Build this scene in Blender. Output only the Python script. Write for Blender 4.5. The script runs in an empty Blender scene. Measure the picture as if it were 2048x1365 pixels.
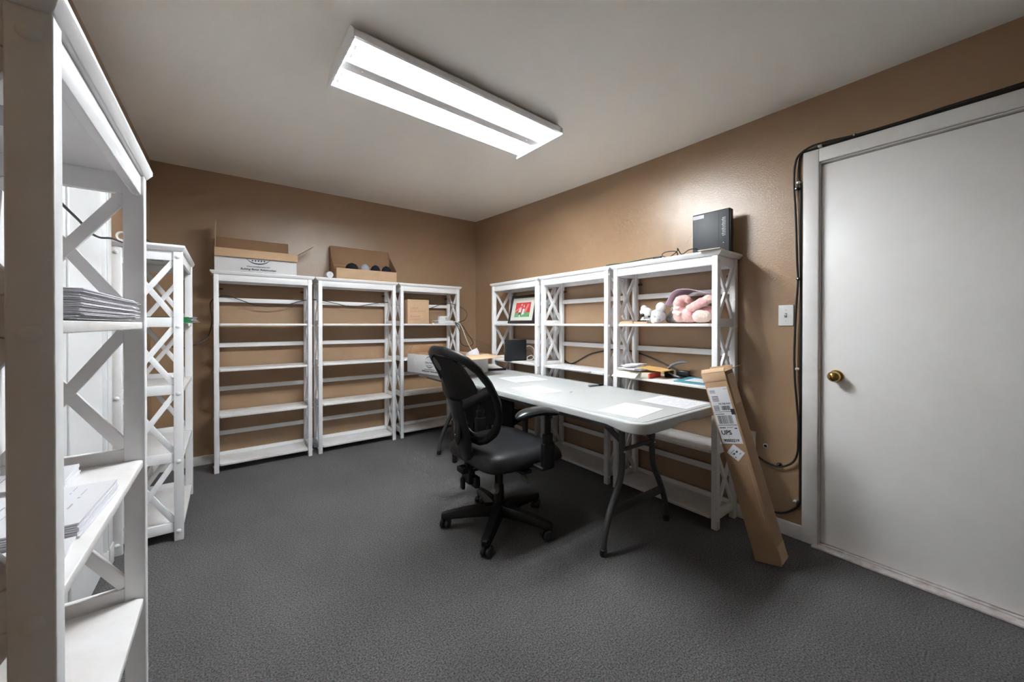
import bpy, bmesh, math, random
from mathutils import Vector, Matrix
random.seed(7)
SC = bpy.context.scene
COL = SC.collection
PI = math.pi
V = Vector

# ------------------------------------------------------------------ materials
def mat(name, col, rough=0.5, metal=0.0, var=None, vscale=8.0, vmix=0.5, bump=0.0, bscale=200.0, bdetail=2.0,
        spec=0.5, emit=None, estr=0.0, sheen=0.0, coat=0.0, rvar=0.0):
    m = bpy.data.materials.new(name); m.use_nodes = True
    nt = m.node_tree; N = nt.nodes; L = nt.links
    b = N['Principled BSDF']
    b.inputs['Base Color'].default_value = (*col, 1)
    b.inputs['Roughness'].default_value = rough
    b.inputs['Metallic'].default_value = metal
    b.inputs['Specular IOR Level'].default_value = spec
    b.inputs['Sheen Weight'].default_value = sheen
    b.inputs['Coat Weight'].default_value = coat
    tc = N.new('ShaderNodeTexCoord')
    if var is not None:
        n = N.new('ShaderNodeTexNoise'); n.inputs['Scale'].default_value = vscale; n.inputs['Detail'].default_value = 6
        n.inputs['Roughness'].default_value = 0.65
        L.new(tc.outputs['Object'], n.inputs['Vector'])
        r = N.new('ShaderNodeMapRange'); r.inputs[1].default_value = 0.42; r.inputs[2].default_value = 0.68
        r.inputs[4].default_value = vmix
        L.new(n.outputs['Fac'], r.inputs[0])
        x = N.new('ShaderNodeMix'); x.data_type = 'RGBA'
        x.inputs[6].default_value = (*col, 1); x.inputs[7].default_value = (*var, 1)
        L.new(r.outputs[0], x.inputs[0]); L.new(x.outputs[2], b.inputs['Base Color'])
        if rvar:
            r2 = N.new('ShaderNodeMapRange'); r2.inputs[3].default_value = rough; r2.inputs[4].default_value = rough + rvar
            L.new(n.outputs['Fac'], r2.inputs[0]); L.new(r2.outputs[0], b.inputs['Roughness'])
    if bump:
        n = N.new('ShaderNodeTexNoise'); n.inputs['Scale'].default_value = bscale; n.inputs['Detail'].default_value = bdetail
        L.new(tc.outputs['Object'], n.inputs['Vector'])
        bp = N.new('ShaderNodeBump'); bp.inputs['Strength'].default_value = bump; bp.inputs['Distance'].default_value = 0.002
        L.new(n.outputs['Fac'], bp.inputs['Height']); L.new(bp.outputs['Normal'], b.inputs['Normal'])
    if emit:
        b.inputs['Emission Color'].default_value = (*emit, 1); b.inputs['Emission Strength'].default_value = estr
    return m

M = {}
M['wall'] = mat('brown wall paint', (0.36, 0.231, 0.136), 0.30, var=(0.318, 0.20, 0.116), vscale=1.7, vmix=0.5, bump=0.5, bscale=170, bdetail=3, spec=0.7)
M['nearwall'] = mat('bounce fill wall tone', (0.15, 0.135, 0.12), 0.6, bump=0.3, bscale=95)  # unseen wall behind the camera, its tone set for the fill it bounces
M['ceil'] = mat('ceiling paint', (0.88, 0.85, 0.80), 0.75, var=(0.83, 0.80, 0.75), vscale=1.2, vmix=0.5, bump=0.3, bscale=140)
M['white'] = mat('white furniture paint', (0.85, 0.85, 0.86), 0.38, var=(0.81, 0.805, 0.80), vscale=6, vmix=0.4)
M['shelf'] = mat('dusty white shelf paint', (0.82, 0.81, 0.81), 0.42, var=(0.70, 0.655, 0.62), vscale=5, vmix=0.75)
M['trim'] = mat('white trim paint', (0.82, 0.81, 0.80), 0.42, var=(0.70, 0.66, 0.61), vscale=7, vmix=0.5, bump=0.08, bscale=60)
M['door'] = mat('white door paint', (0.87, 0.865, 0.855), 0.4, var=(0.82, 0.79, 0.76), vscale=2.2, vmix=0.6, bump=0.12, bscale=45)
M['panel'] = mat('glossy white door paint', (0.80, 0.81, 0.82), 0.35, var=(0.74, 0.73, 0.71), vscale=3, vmix=0.4, bump=0.06, bscale=50)
M['sill'] = mat('worn threshold paint', (0.62, 0.58, 0.57), 0.5, var=(0.22, 0.15, 0.12), vscale=16, vmix=0.6, bump=0.2, bscale=60)
M['cap'] = mat('white plastic cap', (0.82, 0.82, 0.82), 0.3)
M['bracket'] = mat('brown plastic bracket', (0.09, 0.035, 0.012), 0.4)
M['kraft'] = mat('kraft cardboard', (0.37, 0.225, 0.122), 0.75, var=(0.31, 0.182, 0.095), vscale=9, vmix=0.6, bump=0.12, bscale=90)
M['kraft2'] = mat('pale kraft cardboard', (0.56, 0.38, 0.235), 0.75, var=(0.49, 0.325, 0.195), vscale=9, vmix=0.6, bump=0.1, bscale=90)
M['kraftin'] = mat('inner cardboard', (0.34, 0.20, 0.11), 0.8, var=(0.29, 0.165, 0.085), vscale=9, vmix=0.6, bump=0.15, bscale=120)
M['carton'] = mat('white corrugated carton', (0.71, 0.71, 0.715), 0.65, var=(0.63, 0.63, 0.635), vscale=10, vmix=0.5, bump=0.08, bscale=80)
M['ink'] = mat('black printing ink', (0.02, 0.02, 0.03), 0.6)
M['navyink'] = mat('navy printing ink', (0.02, 0.022, 0.045), 0.6)
M['greyink'] = mat('grey printing ink', (0.42, 0.42, 0.47), 0.7)
M['redink'] = mat('red marker ink', (0.45, 0.15, 0.08), 0.7)
M['paper'] = mat('white paper', (0.73, 0.73, 0.765), 0.7, var=(0.69, 0.69, 0.725), vscale=12, vmix=0.4)
M['envelope'] = mat('white envelope paper', (0.80, 0.79, 0.83), 0.7, var=(0.66, 0.64, 0.68), vscale=14, vmix=0.6)
M['manila'] = mat('orange manila paper', (0.72, 0.42, 0.14), 0.65, var=(0.66, 0.37, 0.11), vscale=12, vmix=0.5)
M['cream'] = mat('cream paper', (0.72, 0.66, 0.56), 0.7)
M['tan'] = mat('tan envelope paper', (0.55, 0.36, 0.22), 0.7, var=(0.47, 0.29, 0.17), vscale=14, vmix=0.6)
M['yellow'] = mat('yellow plastic', (0.70, 0.52, 0.10), 0.5)
M['black'] = mat('black plastic', (0.006, 0.0064, 0.0068), 0.36, var=(0.009, 0.0095, 0.010), vscale=14, vmix=0.5, spec=0.3)
M['blackgloss'] = mat('glossy black plastic', (0.016, 0.018, 0.019), 0.25)
M['rubber'] = mat('black cable jacket', (0.012, 0.012, 0.012), 0.45)
M['seat'] = mat('black seat vinyl', (0.009, 0.009, 0.0105), 0.42, spec=0.35, var=(0.017, 0.017, 0.020), vscale=25, vmix=0.6, bump=0.15, bscale=260)
M['fabric'] = mat('black upholstery', (0.007, 0.0065, 0.0065), 0.8, spec=0.25, bump=0.2, bscale=300)
M['mahog'] = mat('dark mahogany wood', (0.022, 0.008, 0.006), 0.35, var=(0.035, 0.012, 0.008), vscale=18, vmix=0.7)
M['caster'] = mat('grey black caster plastic', (0.03, 0.032, 0.036), 0.3)
M['chrome'] = mat('chrome', (0.75, 0.75, 0.75), 0.15, metal=1)
M['brass'] = mat('polished brass', (0.56, 0.36, 0.12), 0.16, metal=1)
M['steel'] = mat('zinc steel', (0.6, 0.6, 0.6), 0.3, metal=1)
M['knobmetal'] = mat('dark olive glossy knob', (0.13, 0.125, 0.105), 0.12, coat=0.6)
M['legsteel'] = mat('grey powder coated steel', (0.055, 0.055, 0.058), 0.4, bump=0.05, bscale=300)
M['tabletop'] = mat('granite white plastic', (0.415, 0.425, 0.42), 0.42, var=(0.39, 0.395, 0.385), vscale=5, vmix=0.5, bump=0.06, bscale=400)
M['tableside'] = M['tabletop']
M['tube'] = mat('lit fluorescent tube', (0.9, 0.9, 0.9), 0.3, emit=(0.92, 0.975, 1.0), estr=1.0)
M['fixture'] = mat('white fixture enamel', (0.80, 0.81, 0.82), 0.35)
M['cablewhite'] = mat('white cable jacket', (0.78, 0.76, 0.73), 0.45)
M['cablegrey'] = mat('greyish cable jacket', (0.15, 0.135, 0.12), 0.5)
M['modem'] = mat('charcoal modem plastic', (0.020, 0.022, 0.027), 0.5, var=(0.028, 0.030, 0.036), vscale=7, vmix=0.7)
M['router'] = mat('black router plastic', (0.012, 0.013, 0.016), 0.38)
M['led'] = mat('green indicator lamp', (0.35, 0.6, 0.05), 0.4, emit=(0.45, 0.85, 0.05), estr=0.06)
M['whiteplastic'] = mat('white plastic', (0.78, 0.78, 0.77), 0.35)
M['paleplastic'] = mat('pale grey plastic', (0.60, 0.62, 0.60), 0.4)
M['frame'] = mat('black brown picture frame', (0.022, 0.016, 0.018), 0.35)
M['mount'] = mat('cream picture mount', (0.72, 0.72, 0.66), 0.7)
M['artred'] = mat('red picture print', (0.62, 0.045, 0.05), 0.45, var=(0.68, 0.12, 0.11), vscale=18, vmix=0.5)
M['artpink'] = mat('pale red picture print', (0.70, 0.24, 0.22), 0.45)
M['artgreen'] = mat('green picture print', (0.10, 0.36, 0.12), 0.45, var=(0.25, 0.5, 0.3), vscale=30, vmix=0.8)
M['artwhite'] = mat('white picture print', (0.82, 0.80, 0.80), 0.5)
M['artdark'] = mat('dark picture print', (0.12, 0.10, 0.09), 0.5)
M['teal'] = mat('teal blue folder card', (0.07, 0.25, 0.33), 0.5, var=(0.1, 0.3, 0.38), vscale=15, vmix=0.5)
M['grey'] = mat('grey tool enamel', (0.20, 0.21, 0.23), 0.4)
M['red'] = mat('red box print', (0.62, 0.06, 0.04), 0.5)
M['green'] = mat('green folder card', (0.012, 0.20, 0.055), 0.5, var=(0.01, 0.14, 0.04), vscale=20, vmix=0.5)
M['greencord'] = mat('dark green cord', (0.012, 0.035, 0.02), 0.5)
M['capblack'] = mat('black cap cloth', (0.012, 0.012, 0.016), 0.9, bump=0.2, bscale=300)
M['capnavy'] = mat('navy cap cloth', (0.012, 0.015, 0.03), 0.9, bump=0.2, bscale=300)
M['capgrey'] = mat('pale grey cap cloth', (0.42, 0.43, 0.48), 0.9, bump=0.2, bscale=300)
M['plushwhite'] = mat('white plush', (0.80, 0.78, 0.76), 0.95, var=(0.68, 0.65, 0.63), vscale=60, vmix=0.8, bump=0.6, bscale=320, sheen=0.4)
M['plushgrey'] = mat('pale grey plush', (0.58, 0.57, 0.58), 0.95, var=(0.42, 0.41, 0.42), vscale=60, vmix=0.9, bump=0.6, bscale=320, sheen=0.4)
M['plushdark'] = mat('grey plush', (0.32, 0.29, 0.28), 0.95, var=(0.42, 0.38, 0.33), vscale=30, vmix=0.9, bump=0.6, bscale=320, sheen=0.4)
M['plushpink'] = mat('pink plush', (0.78, 0.42, 0.44), 0.95, var=(0.84, 0.66, 0.56), vscale=22, vmix=1.0, bump=0.6, bscale=320, sheen=0.4)
M['plushcream'] = mat('cream plush', (0.82, 0.70, 0.60), 0.95, var=(0.80, 0.56, 0.52), vscale=30, vmix=0.8, bump=0.6, bscale=320, sheen=0.4)
M['purple'] = mat('pale purple foam sheet', (0.58, 0.48, 0.60), 0.7, var=(0.66, 0.57, 0.66), vscale=12, vmix=0.5)
M['hole'] = mat('dark recess', (0.015, 0.01, 0.008), 0.9)
M['dark'] = mat('dark print', (0.06, 0.06, 0.065), 0.6)

# carpet : short dark pile with coloured flecks
def carpet():
    m = bpy.data.materials.new('dark flecked carpet'); m.use_nodes = True
    nt = m.node_tree; N = nt.nodes; L = nt.links; b = N['Principled BSDF']
    tc = N.new('ShaderNodeTexCoord')
    n1 = N.new('ShaderNodeTexNoise'); n1.inputs['Scale'].default_value = 170; n1.inputs['Detail'].default_value = 3
    n2 = N.new('ShaderNodeTexNoise'); n2.inputs['Scale'].default_value = 100; n2.inputs['Detail'].default_value = 2
    n3 = N.new('ShaderNodeTexNoise'); n3.inputs['Scale'].default_value = 1.6; n3.inputs['Detail'].default_value = 5
    for n in (n1, n2, n3): L.new(tc.outputs['Object'], n.inputs['Vector'])
    cr = N.new('ShaderNodeValToRGB'); e = cr.color_ramp.elements
    e[0].position = 0.36; e[0].color = (0.018, 0.0172, 0.0182, 1)
    e[1].position = 0.66; e[1].color = (0.155, 0.147, 0.150, 1)
    L.new(n1.outputs['Fac'], cr.inputs[0])
    c2 = N.new('ShaderNodeValToRGB'); e = c2.color_ramp.elements
    e[0].position = 0.36; e[0].color = (0.15, 0.085, 0.068, 1)
    e[1].position = 0.64; e[1].color = (0.075, 0.10, 0.10, 1)
    k = e.new(0.5); k.color = (0.09, 0.09, 0.09, 1)
    L.new(n2.outputs['Fac'], c2.inputs[0])
    x = N.new('ShaderNodeMix'); x.data_type = 'RGBA'; x.inputs[0].default_value = 0.22
    L.new(cr.outputs[0], x.inputs[6]); L.new(c2.outputs[0], x.inputs[7])
    y = N.new('ShaderNodeMix'); y.data_type = 'RGBA'; y.blend_type = 'MULTIPLY'; y.inputs[0].default_value = 1
    r = N.new('ShaderNodeMapRange'); r.inputs[1].default_value = .3; r.inputs[2].default_value = .7; r.inputs[3].default_value = .85; r.inputs[4].default_value = 1.1
    L.new(n3.outputs['Fac'], r.inputs[0]); L.new(r.outputs[0], y.inputs[7]); L.new(x.outputs[2], y.inputs[6])
    L.new(y.outputs[2], b.inputs['Base Color'])
    b.inputs['Roughness'].default_value = 0.95; b.inputs['Specular IOR Level'].default_value = 0.15
    b.inputs['Sheen Weight'].default_value = 0.15
    bp = N.new('ShaderNodeBump'); bp.inputs['Strength'].default_value = 0.8; bp.inputs['Distance'].default_value = 0.004
    L.new(n1.outputs['Fac'], bp.inputs['Height']); L.new(bp.outputs['Normal'], b.inputs['Normal'])
    return m
M['carpet'] = carpet()

# open weave seat mesh: real holes between threads
def meshcloth():
    m = bpy.data.materials.new('black open mesh cloth'); m.use_nodes = True
    nt = m.node_tree; N = nt.nodes; L = nt.links; b = N['Principled BSDF']
    b.inputs['Base Color'].default_value = (0.015, 0.014, 0.015, 1); b.inputs['Roughness'].default_value = 0.6
    tc = N.new('ShaderNodeTexCoord'); w = N.new('ShaderNodeTexWave'); w.bands_direction = 'DIAGONAL'
    w.inputs['Scale'].default_value = 210
    L.new(tc.outputs['Object'], w.inputs['Vector'])
    r = N.new('ShaderNodeMapRange'); r.inputs[1].default_value = 0.35; r.inputs[2].default_value = 0.65
    r.inputs[3].default_value = 0.25; r.inputs[4].default_value = 0.62
    L.new(w.outputs['Fac'], r.inputs[0])
    t = N.new('ShaderNodeBsdfTransparent'); mx = N.new('ShaderNodeMixShader')
    L.new(r.outputs[0], mx.inputs[0]); L.new(t.outputs[0], mx.inputs[1]); L.new(b.outputs[0], mx.inputs[2])
    L.new(mx.outputs[0], N['Material Output'].inputs['Surface'])
    return m
M['mesh'] = meshcloth()

# ------------------------------------------------------------------ mesh builder
class MB:
    def __init__(s): s.v = []; s.f = []
    def add(s, vs, fs):
        o = len(s.v); s.v += [tuple(p) for p in vs]; s.f += [tuple(i + o for i in f) for f in fs]; return s
    def box(s, x0, x1, y0, y1, z0, z1):
        return s.add([(x0,y0,z0),(x1,y0,z0),(x1,y1,z0),(x0,y1,z0),(x0,y0,z1),(x1,y0,z1),(x1,y1,z1),(x0,y1,z1)],
                     [(0,3,2,1),(4,5,6,7),(0,1,5,4),(1,2,6,5),(2,3,7,6),(3,0,4,7)])
    def hexa(s, p):   # 8 points, bottom loop then top loop
        return s.add(p, [(0,3,2,1),(4,5,6,7),(0,1,5,4),(1,2,6,5),(2,3,7,6),(3,0,4,7)])
    def bar(s, a, b, side, wd, th):   # plank from a to b, `side` = width direction
        a, b = V(a), V(b); d = (b - a).normalized(); sd = V(side); sd = (sd - d * sd.dot(d)).normalized(); n = d.cross(sd)
        P = []
        for p in (a, b):
            for (i, j) in ((-1,-1),(1,-1),(1,1),(-1,1)): P.append(p + sd * (i * wd / 2) + n * (j * th / 2))
        return s.hexa(P)
    def prism(s, pts, n, h):   # planar polygon pts extruded along n by h
        n = V(n).normalized() * h; k = len(pts)
        P = [V(p) for p in pts] + [V(p) + n for p in pts]
        return s.add(P, [tuple(range(k))[::-1], tuple(range(k, 2*k))] + [(i, (i+1) % k, k + (i+1) % k, k + i) for i in range(k)])
    def sheet(s, pts, t):   # quad grid rows of points -> thin solid; pts[i][j]
        R, C = len(pts), len(pts[0]); P = []
        for i in range(R):
            for j in range(C):
                a = V(pts[min(i+1, R-1)][j]) - V(pts[max(i-1, 0)][j]); b = V(pts[i][min(j+1, C-1)]) - V(pts[i][max(j-1, 0)])
                n = a.cross(b); n = n.normalized() if n.length > 1e-9 else V((0,0,1))
                P.append((V(pts[i][j]) + n * t/2, V(pts[i][j]) - n * t/2))
        vs = [p[0] for p in P] + [p[1] for p in P]; o = R * C; F = []
        for i in range(R-1):
            for j in range(C-1):
                a, b, c, d = i*C+j, i*C+j+1, (i+1)*C+j+1, (i+1)*C+j
                F += [(a, d, c, b), (a+o, b+o, c+o, d+o)]
        for j in range(C-1):
            F += [(j, j+1, j+1+o, j+o), ((R-1)*C+j, (R-1)*C+j+o, (R-1)*C+j+1+o, (R-1)*C+j+1)]
        for i in range(R-1):
            F += [(i*C, i*C+o, (i+1)*C+o, (i+1)*C), (i*C+C-1, (i+1)*C+C-1, (i+1)*C+C-1+o, i*C+C-1+o)]
        return s.add(vs, F)
    def tube(s, path, r, seg=8, smooth=0, cap=True):
        P = [V(p) for p in path]
        if smooth: P = spline(P, smooth)
        rad = r if isinstance(r, (list, tuple)) else None
        n = len(P); ref = None; vs = []
        for i, p in enumerate(P):
            d = (P[min(i+1, n-1)] - P[max(i-1, 0)]).normalized()
            if ref is None:
                ref = V((0,0,1)) if abs(d.z) < .9 else V((1,0,0))
            u = (ref - d * ref.dot(d)).normalized(); w = d.cross(u); ref = u
            if rad:
                t = i / (n - 1) * (len(rad) - 1); k = min(int(t), len(rad) - 2); rr = rad[k] + (rad[k+1] - rad[k]) * (t - k)
            else: rr = r
            vs += [p + u * (rr * math.cos(2*PI*q/seg)) + w * (rr * math.sin(2*PI*q/seg)) for q in range(seg)]
        F = [(i*seg+q, i*seg+(q+1) % seg, (i+1)*seg+(q+1) % seg, (i+1)*seg+q) for i in range(n-1) for q in range(seg)]
        if cap: F += [tuple(range(seg))[::-1], tuple((n-1)*seg + q for q in range(seg))]
        return s.add(vs, F)
    def lathe(s, prof, c=(0,0,0), axis='z', seg=24, ex=1.0, ey=1.0, cap=True):
        c = V(c); vs = []; n = len(prof)
        for (r, h) in prof:
            for q in range(seg):
                a, b = r * math.cos(2*PI*q/seg) * ex, r * math.sin(2*PI*q/seg) * ey
                vs.append(c + (V((a, b, h)) if axis == 'z' else V((h, a, b)) if axis == 'x' else V((b, h, a))))
        F = [(i*seg+q, i*seg+(q+1) % seg, (i+1)*seg+(q+1) % seg, (i+1)*seg+q) for i in range(n-1) for q in range(seg)]
        if cap: F += [tuple(range(seg))[::-1], tuple((n-1)*seg + q for q in range(seg))]
        return s.add(vs, F)
    def ball(s, c, rx, ry=None, rz=None, rot=None, seg=20, ring=12):
        ry = ry or rx; rz = rz or rx; c = V(c); vs = []
        R = rot or Matrix.Identity(3)
        for i in range(1, ring):
            t = PI * i / ring
            for q in range(seg):
                a = 2*PI*q/seg; vs.append(c + R @ V((rx*math.sin(t)*math.cos(a), ry*math.sin(t)*math.sin(a), rz*math.cos(t))))
        top, bot = len(vs), len(vs) + 1; vs += [c + R @ V((0,0,rz)), c + R @ V((0,0,-rz))]
        F = [((i)*seg+q, (i+1)*seg+q, (i+1)*seg+(q+1) % seg, i*seg+(q+1) % seg) for i in range(ring-2) for q in range(seg)]
        F += [(top, q, (q+1) % seg) for q in range(seg)] + [(bot, (ring-2)*seg+(q+1) % seg, (ring-2)*seg+q) for q in range(seg)]
        return s.add(vs, F)

def spline(P, k):
    out = []; n = len(P)
    for i in range(n-1):
        p0, p1, p2, p3 = P[max(i-1, 0)], P[i], P[i+1], P[min(i+2, n-1)]
        for j in range(k):
            t = j / k
            out.append(0.5 * ((2*p1) + (p2-p0)*t + (2*p0-5*p1+4*p2-p3)*t*t + (3*p1-p0-3*p2+p3)*t**3))
    out.append(P[-1]); return out

def obj(name, mb, m, parent=None, loc=(0,0,0), rot=(0,0,0), bevel=0.0, smooth=False, seg=2, label=None):
    me = bpy.data.meshes.new(name); bm = bmesh.new()
    vs = [bm.verts.new(p) for p in mb.v]
    for f in mb.f:
        try: bm.faces.new([vs[i] for i in f])
        except ValueError: pass
    bmesh.ops.recalc_face_normals(bm, faces=bm.faces)
    if bevel:
        ed = [e for e in bm.edges if len(e.link_faces) == 2 and e.calc_face_angle(0) > 0.5]
        bmesh.ops.bevel(bm, geom=ed, offset=bevel, segments=seg, affect='EDGES', profile=0.5, clamp_overlap=True)
    if smooth or bevel:
        for f in bm.faces: f.smooth = True
        for e in bm.edges:
            if len(e.link_faces) == 2 and e.calc_face_angle(0) > (0.7 if smooth else 0.9): e.smooth = False
    bm.to_mesh(me); bm.free()
    me.materials.append(M[m] if isinstance(m, str) else m)
    o = bpy.data.objects.new(name, me); COL.objects.link(o); o.location = loc; o.rotation_euler = rot
    if parent is not None: o.parent = parent
    if label: o['label'] = label
    return o

def tag(o, label, cat, group=None, kind=None):
    o['label'] = label; o['category'] = cat
    if group: o['group'] = group
    if kind: o['kind'] = kind
    return o
def thing(name, label, cat, loc=(0,0,0), rz=0.0, group=None):
    o = bpy.data.objects.new(name, None); COL.objects.link(o); o.empty_display_size = 0.1
    o.location = loc; o.rotation_euler = (0, 0, rz); return tag(o, label, cat, group)
def struct(name, mb, m, parent=None, **k):
    o = obj(name, mb, m, parent, **k)
    if parent is None: o['kind'] = 'structure'
    return o
def copy_tree(o, parent=None):
    c = o.copy(); COL.objects.link(c)
    if parent is not None: c.parent = parent
    for ch in list(o.children): copy_tree(ch, c)
    return c

def frame3(r, u):   # matrix columns right, up, normal
    r, u = V(r).normalized(), V(u).normalized(); n = r.cross(u)
    return Matrix((r, u, n)).transposed()
def text_mb(s, size, O, r, u, align='LEFT', shear=0.0, sx=1.0, bold=0.0):
    cu = bpy.data.curves.new('lettering', 'FONT'); cu.body = s; cu.size = size; cu.align_x = align; cu.shear = shear
    cu.offset = bold; cu.resolution_u = 3
    o = bpy.data.objects.new('lettering', cu); COL.objects.link(o)
    dg = bpy.context.evaluated_depsgraph_get(); dg.update()
    me = bpy.data.meshes.new_from_object(o.evaluated_get(dg))
    R = frame3(r, u); O = V(O); mb = MB(); mb.tri = True
    mb.add([O + R @ V((v.co.x * sx, v.co.y, 0.0006)) for v in me.vertices], [tuple(p.vertices) for p in me.polygons])
    bpy.data.objects.remove(o); bpy.data.curves.remove(cu); bpy.data.meshes.remove(me)
    return mb
def rects_mb(rs, O, r, u, t=0.0002, lift=0.00012):   # rs: (x, y, w, h) lying on the plane O,r,u
    R = frame3(r, u); O = V(O); mb = MB()
    for (x, y, w, h) in rs:
        P = [O + R @ V(p) for p in ((x,y,lift),(x+w,y,lift),(x+w,y+h,lift),(x,y+h,lift),(x,y,lift+t),(x+w,y,lift+t),(x+w,y+h,lift+t),(x,y+h,lift+t))]
        mb.hexa(P)
    return mb
def print_lines(w, h, n, rnd, dens=0.85, lw=0.0016):
    out = []
    for i in range(n):
        y = h * (1 - (i + .5) / n) - lw / 2; x = 0
        while x < w:
            l = rnd.uniform(.01, .05); l = min(l, w - x)
            if rnd.random() < dens: out.append((x, y, l, lw))
            x += l + rnd.uniform(.003, .008)
    return out
RN = random.Random(3)

# ------------------------------------------------------------------ camera
YAW, FPX, Y0, PIT, ROLL = 0.6475865756588074, 752.3669316592016, 652.805761617354, 0.005051766240723715, 0.0005695394458923757
F = V((math.sin(YAW)*math.cos(PIT), math.cos(YAW)*math.cos(PIT), -math.sin(PIT)))
R0 = V((math.cos(YAW), -math.sin(YAW), 0)); U0 = R0.cross(F)
R2 = R0*math.cos(ROLL) + U0*math.sin(ROLL); U2 = U0*math.cos(ROLL) - R0*math.sin(ROLL)
cam = bpy.data.objects.new('camera', bpy.data.cameras.new('camera')); COL.objects.link(cam)
cm = Matrix((R2, U2, -F)).transposed().to_4x4(); cm.translation = (0, 0, 1.17); cam.matrix_world = cm
cam.data.sensor_fit = 'HORIZONTAL'; cam.data.sensor_width = 36; cam.data.lens = FPX/2048*36
cam.data.shift_y = -(682.5 - Y0)/2048; cam.data.clip_start = 0.02
SC.camera = cam

# ------------------------------------------------------------------ room
XL, XR, YN, YB = -0.478, 2.479, -0.75, 4.033
def ceil_z(x, y):
    a = 2.372 if y < 1.2 else 2.372 + (2.449 - 2.372) * ((y - 1.2) / (YB - 1.2)) ** 1.6     # along the right wall
    b = 2.426 + (2.446 - 2.426) * max(0, (y - 2.0)) / (YB - 2.0)                              # along the left wall
    t = (x - XL) / (XR - XL); return b + (a - b) * t
struct('floor', MB().box(XL-.1, XR+.1, YN-.1, YB+.1, -.08, 0), 'carpet')
g = [[(XL-.1 + (XR-XL+.2)*i/12, YN-.1 + (YB-YN+.2)*j/16) for i in range(13)] for j in range(17)]
struct('ceiling', MB().sheet([[(x, y, ceil_z(min(max(x, XL), XR), y) + .03) for (x, y) in row] for row in g], .06), 'ceil', smooth=True)
struct('wall_back', MB().box(XL-.1, XR+.1, YB, YB+.1, -.08, 2.56), 'wall')
# right wall has a door opening from y=-0.26 to y=0.60, 2.03 high
DY0, DY1, DH = -0.26, 0.603, 2.02
wr = MB().box(XR, XR+.1, DY1, YB+.1, -.08, 2.56).box(XR, XR+.1, YN-.1, DY0, -.08, 2.56).box(XR, XR+.1, DY0, DY1, DH, 2.56)
wall_r = struct('wall_right', wr, 'wall')
struct('wall_left', MB().box(XL-.1, XL, YN-.1, YB+.1, -.08, 2.56), 'wall')
struct('wall_near', MB().box(XL-.1, XR+.1, YN-.1, YN, -.08, 2.56), 'nearwall')
hole = obj('wall_hole', MB().lathe([(.004, 0), (.011, 0), (.013, .002), (.010, .004), (.0095, .001)][::-1], (0,0,0), 'x', 16), 'whiteplastic', wall_r, loc=(XR-.003, .847, .468))
obj('recess', MB().lathe([(.001, 0), (.0085, 0), (.0085, .002), (.001, .002)], (0,0,0), 'x', 16), 'hole', hole, loc=(-.001, 0, 0))
obj('plaster_patch', MB().prism([(0,0,0),(0,-.10,.02),(0,-.16,.10),(0,-.07,.155),(0,.0,.11),(0,.06,.05)], (-1,0,0), .0012), 'wall', wall_r, loc=(XR, 1.42, 1.70))
def baseboard(name, mb): return struct(name, mb, 'trim', bevel=.003)
baseboard('baseboard_back', MB().box(XL+.001, XR-.001, YB-.013, YB-.0005, .0005, .078))
baseboard('baseboard_right', MB().box(XR-.013, XR-.0005, .672, YB-.014, .0005, .08))
baseboard('baseboard_left', MB().box(XL+.0005, XL+.013, 2.659, YB-.014, .0005, .08))
# entrance door on the right
d1 = struct('door_1', MB().box(XR+.012, XR+.05, DY0+.012, DY1-.006, .022, DH-.014), 'door', bevel=.002)
cs = MB().box(-.016, 0, DY1+.0, DY1+.068, .001, DH+.068).box(-.016, 0, DY0-.068, DY0, .001, DH+.068).box(-.016, 0, DY0, DY1, DH, DH+.068)
casing = obj('door_casing', cs, 'trim', d1, loc=(XR-.0003, 0, 0), bevel=.004)
obj('door_jamb', MB().box(0, .10, DY1-.004, DY1+.006, .001, DH).box(0, .10, DY0-.006, DY0+.006, .001, DH).box(0, .10, DY0, DY1, DH-.006, DH+.004)
    .box(.052, .07, DY1-.02, DY1, .001, DH).box(.052, .07, DY0, DY1, DH-.022, DH), 'trim', d1, loc=(XR, 0, 0))
kn = obj('door_knob', MB().lathe([(.001,-.062),(.014,-.061),(.023,-.054),(.0275,-.044),(.026,-.034),(.017,-.026),(.010,-.020),(.010,-.008),(.030,-.006),(.031,-.0005),(.001,-.0005)], (0,0,0), 'x', 28),
         'brass', d1, loc=(XR+.012, .535, .905), smooth=True, label='polished brass round knob')
obj('keyhole', MB().lathe([(.001,-.0635),(.006,-.063),(.0065,-.061),(.001,-.061)], (0,0,0), 'x', 14), 'brass', kn)
obj('latch_plate', MB().box(-.003, .004, DY1-.002, DY1+.004, .875, .935), 'brass', d1, loc=(XR, 0, 0))
struct('trim_1', MB().box(XR-.045, XR+.09, DY0-.02, DY1+.02, .0005, .012).box(XR+.0, XR+.075, DY0, DY1, .012, .019), 'sill', bevel=.003)
# white panelled door on the left wall
d2 = struct('door_2', MB().box(XL+.001, XL+.012, 1.84, 2.545, .012, 2.02), 'panel')
obj('door_casing', MB().box(XL+.001, XL+.026, 2.545, 2.655, .001, 2.12).box(XL+.001, XL+.026, 1.735, 1.845, .001, 2.12).box(XL+.001, XL+.026, 1.845, 2.545, 2.02, 2.12)
    .box(XL+.026, XL+.030, 2.56, 2.575, .001, 2.12), 'panel', d2, bevel=.003)
obj('panel_bead', MB().box(XL+.012, XL+.020, 2.062, 2.078, .012, 2.02), 'panel', d2, bevel=.003)
obj('panel_seam', MB().box(XL+.012, XL+.0125, 1.976, 1.980, .012, 2.02), 'dark', d2)
obj('plinth_block', MB().box(XL+.001, XL+.03, 2.543, 2.657, .001, .10), 'trim', d2, bevel=.003)

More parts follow.
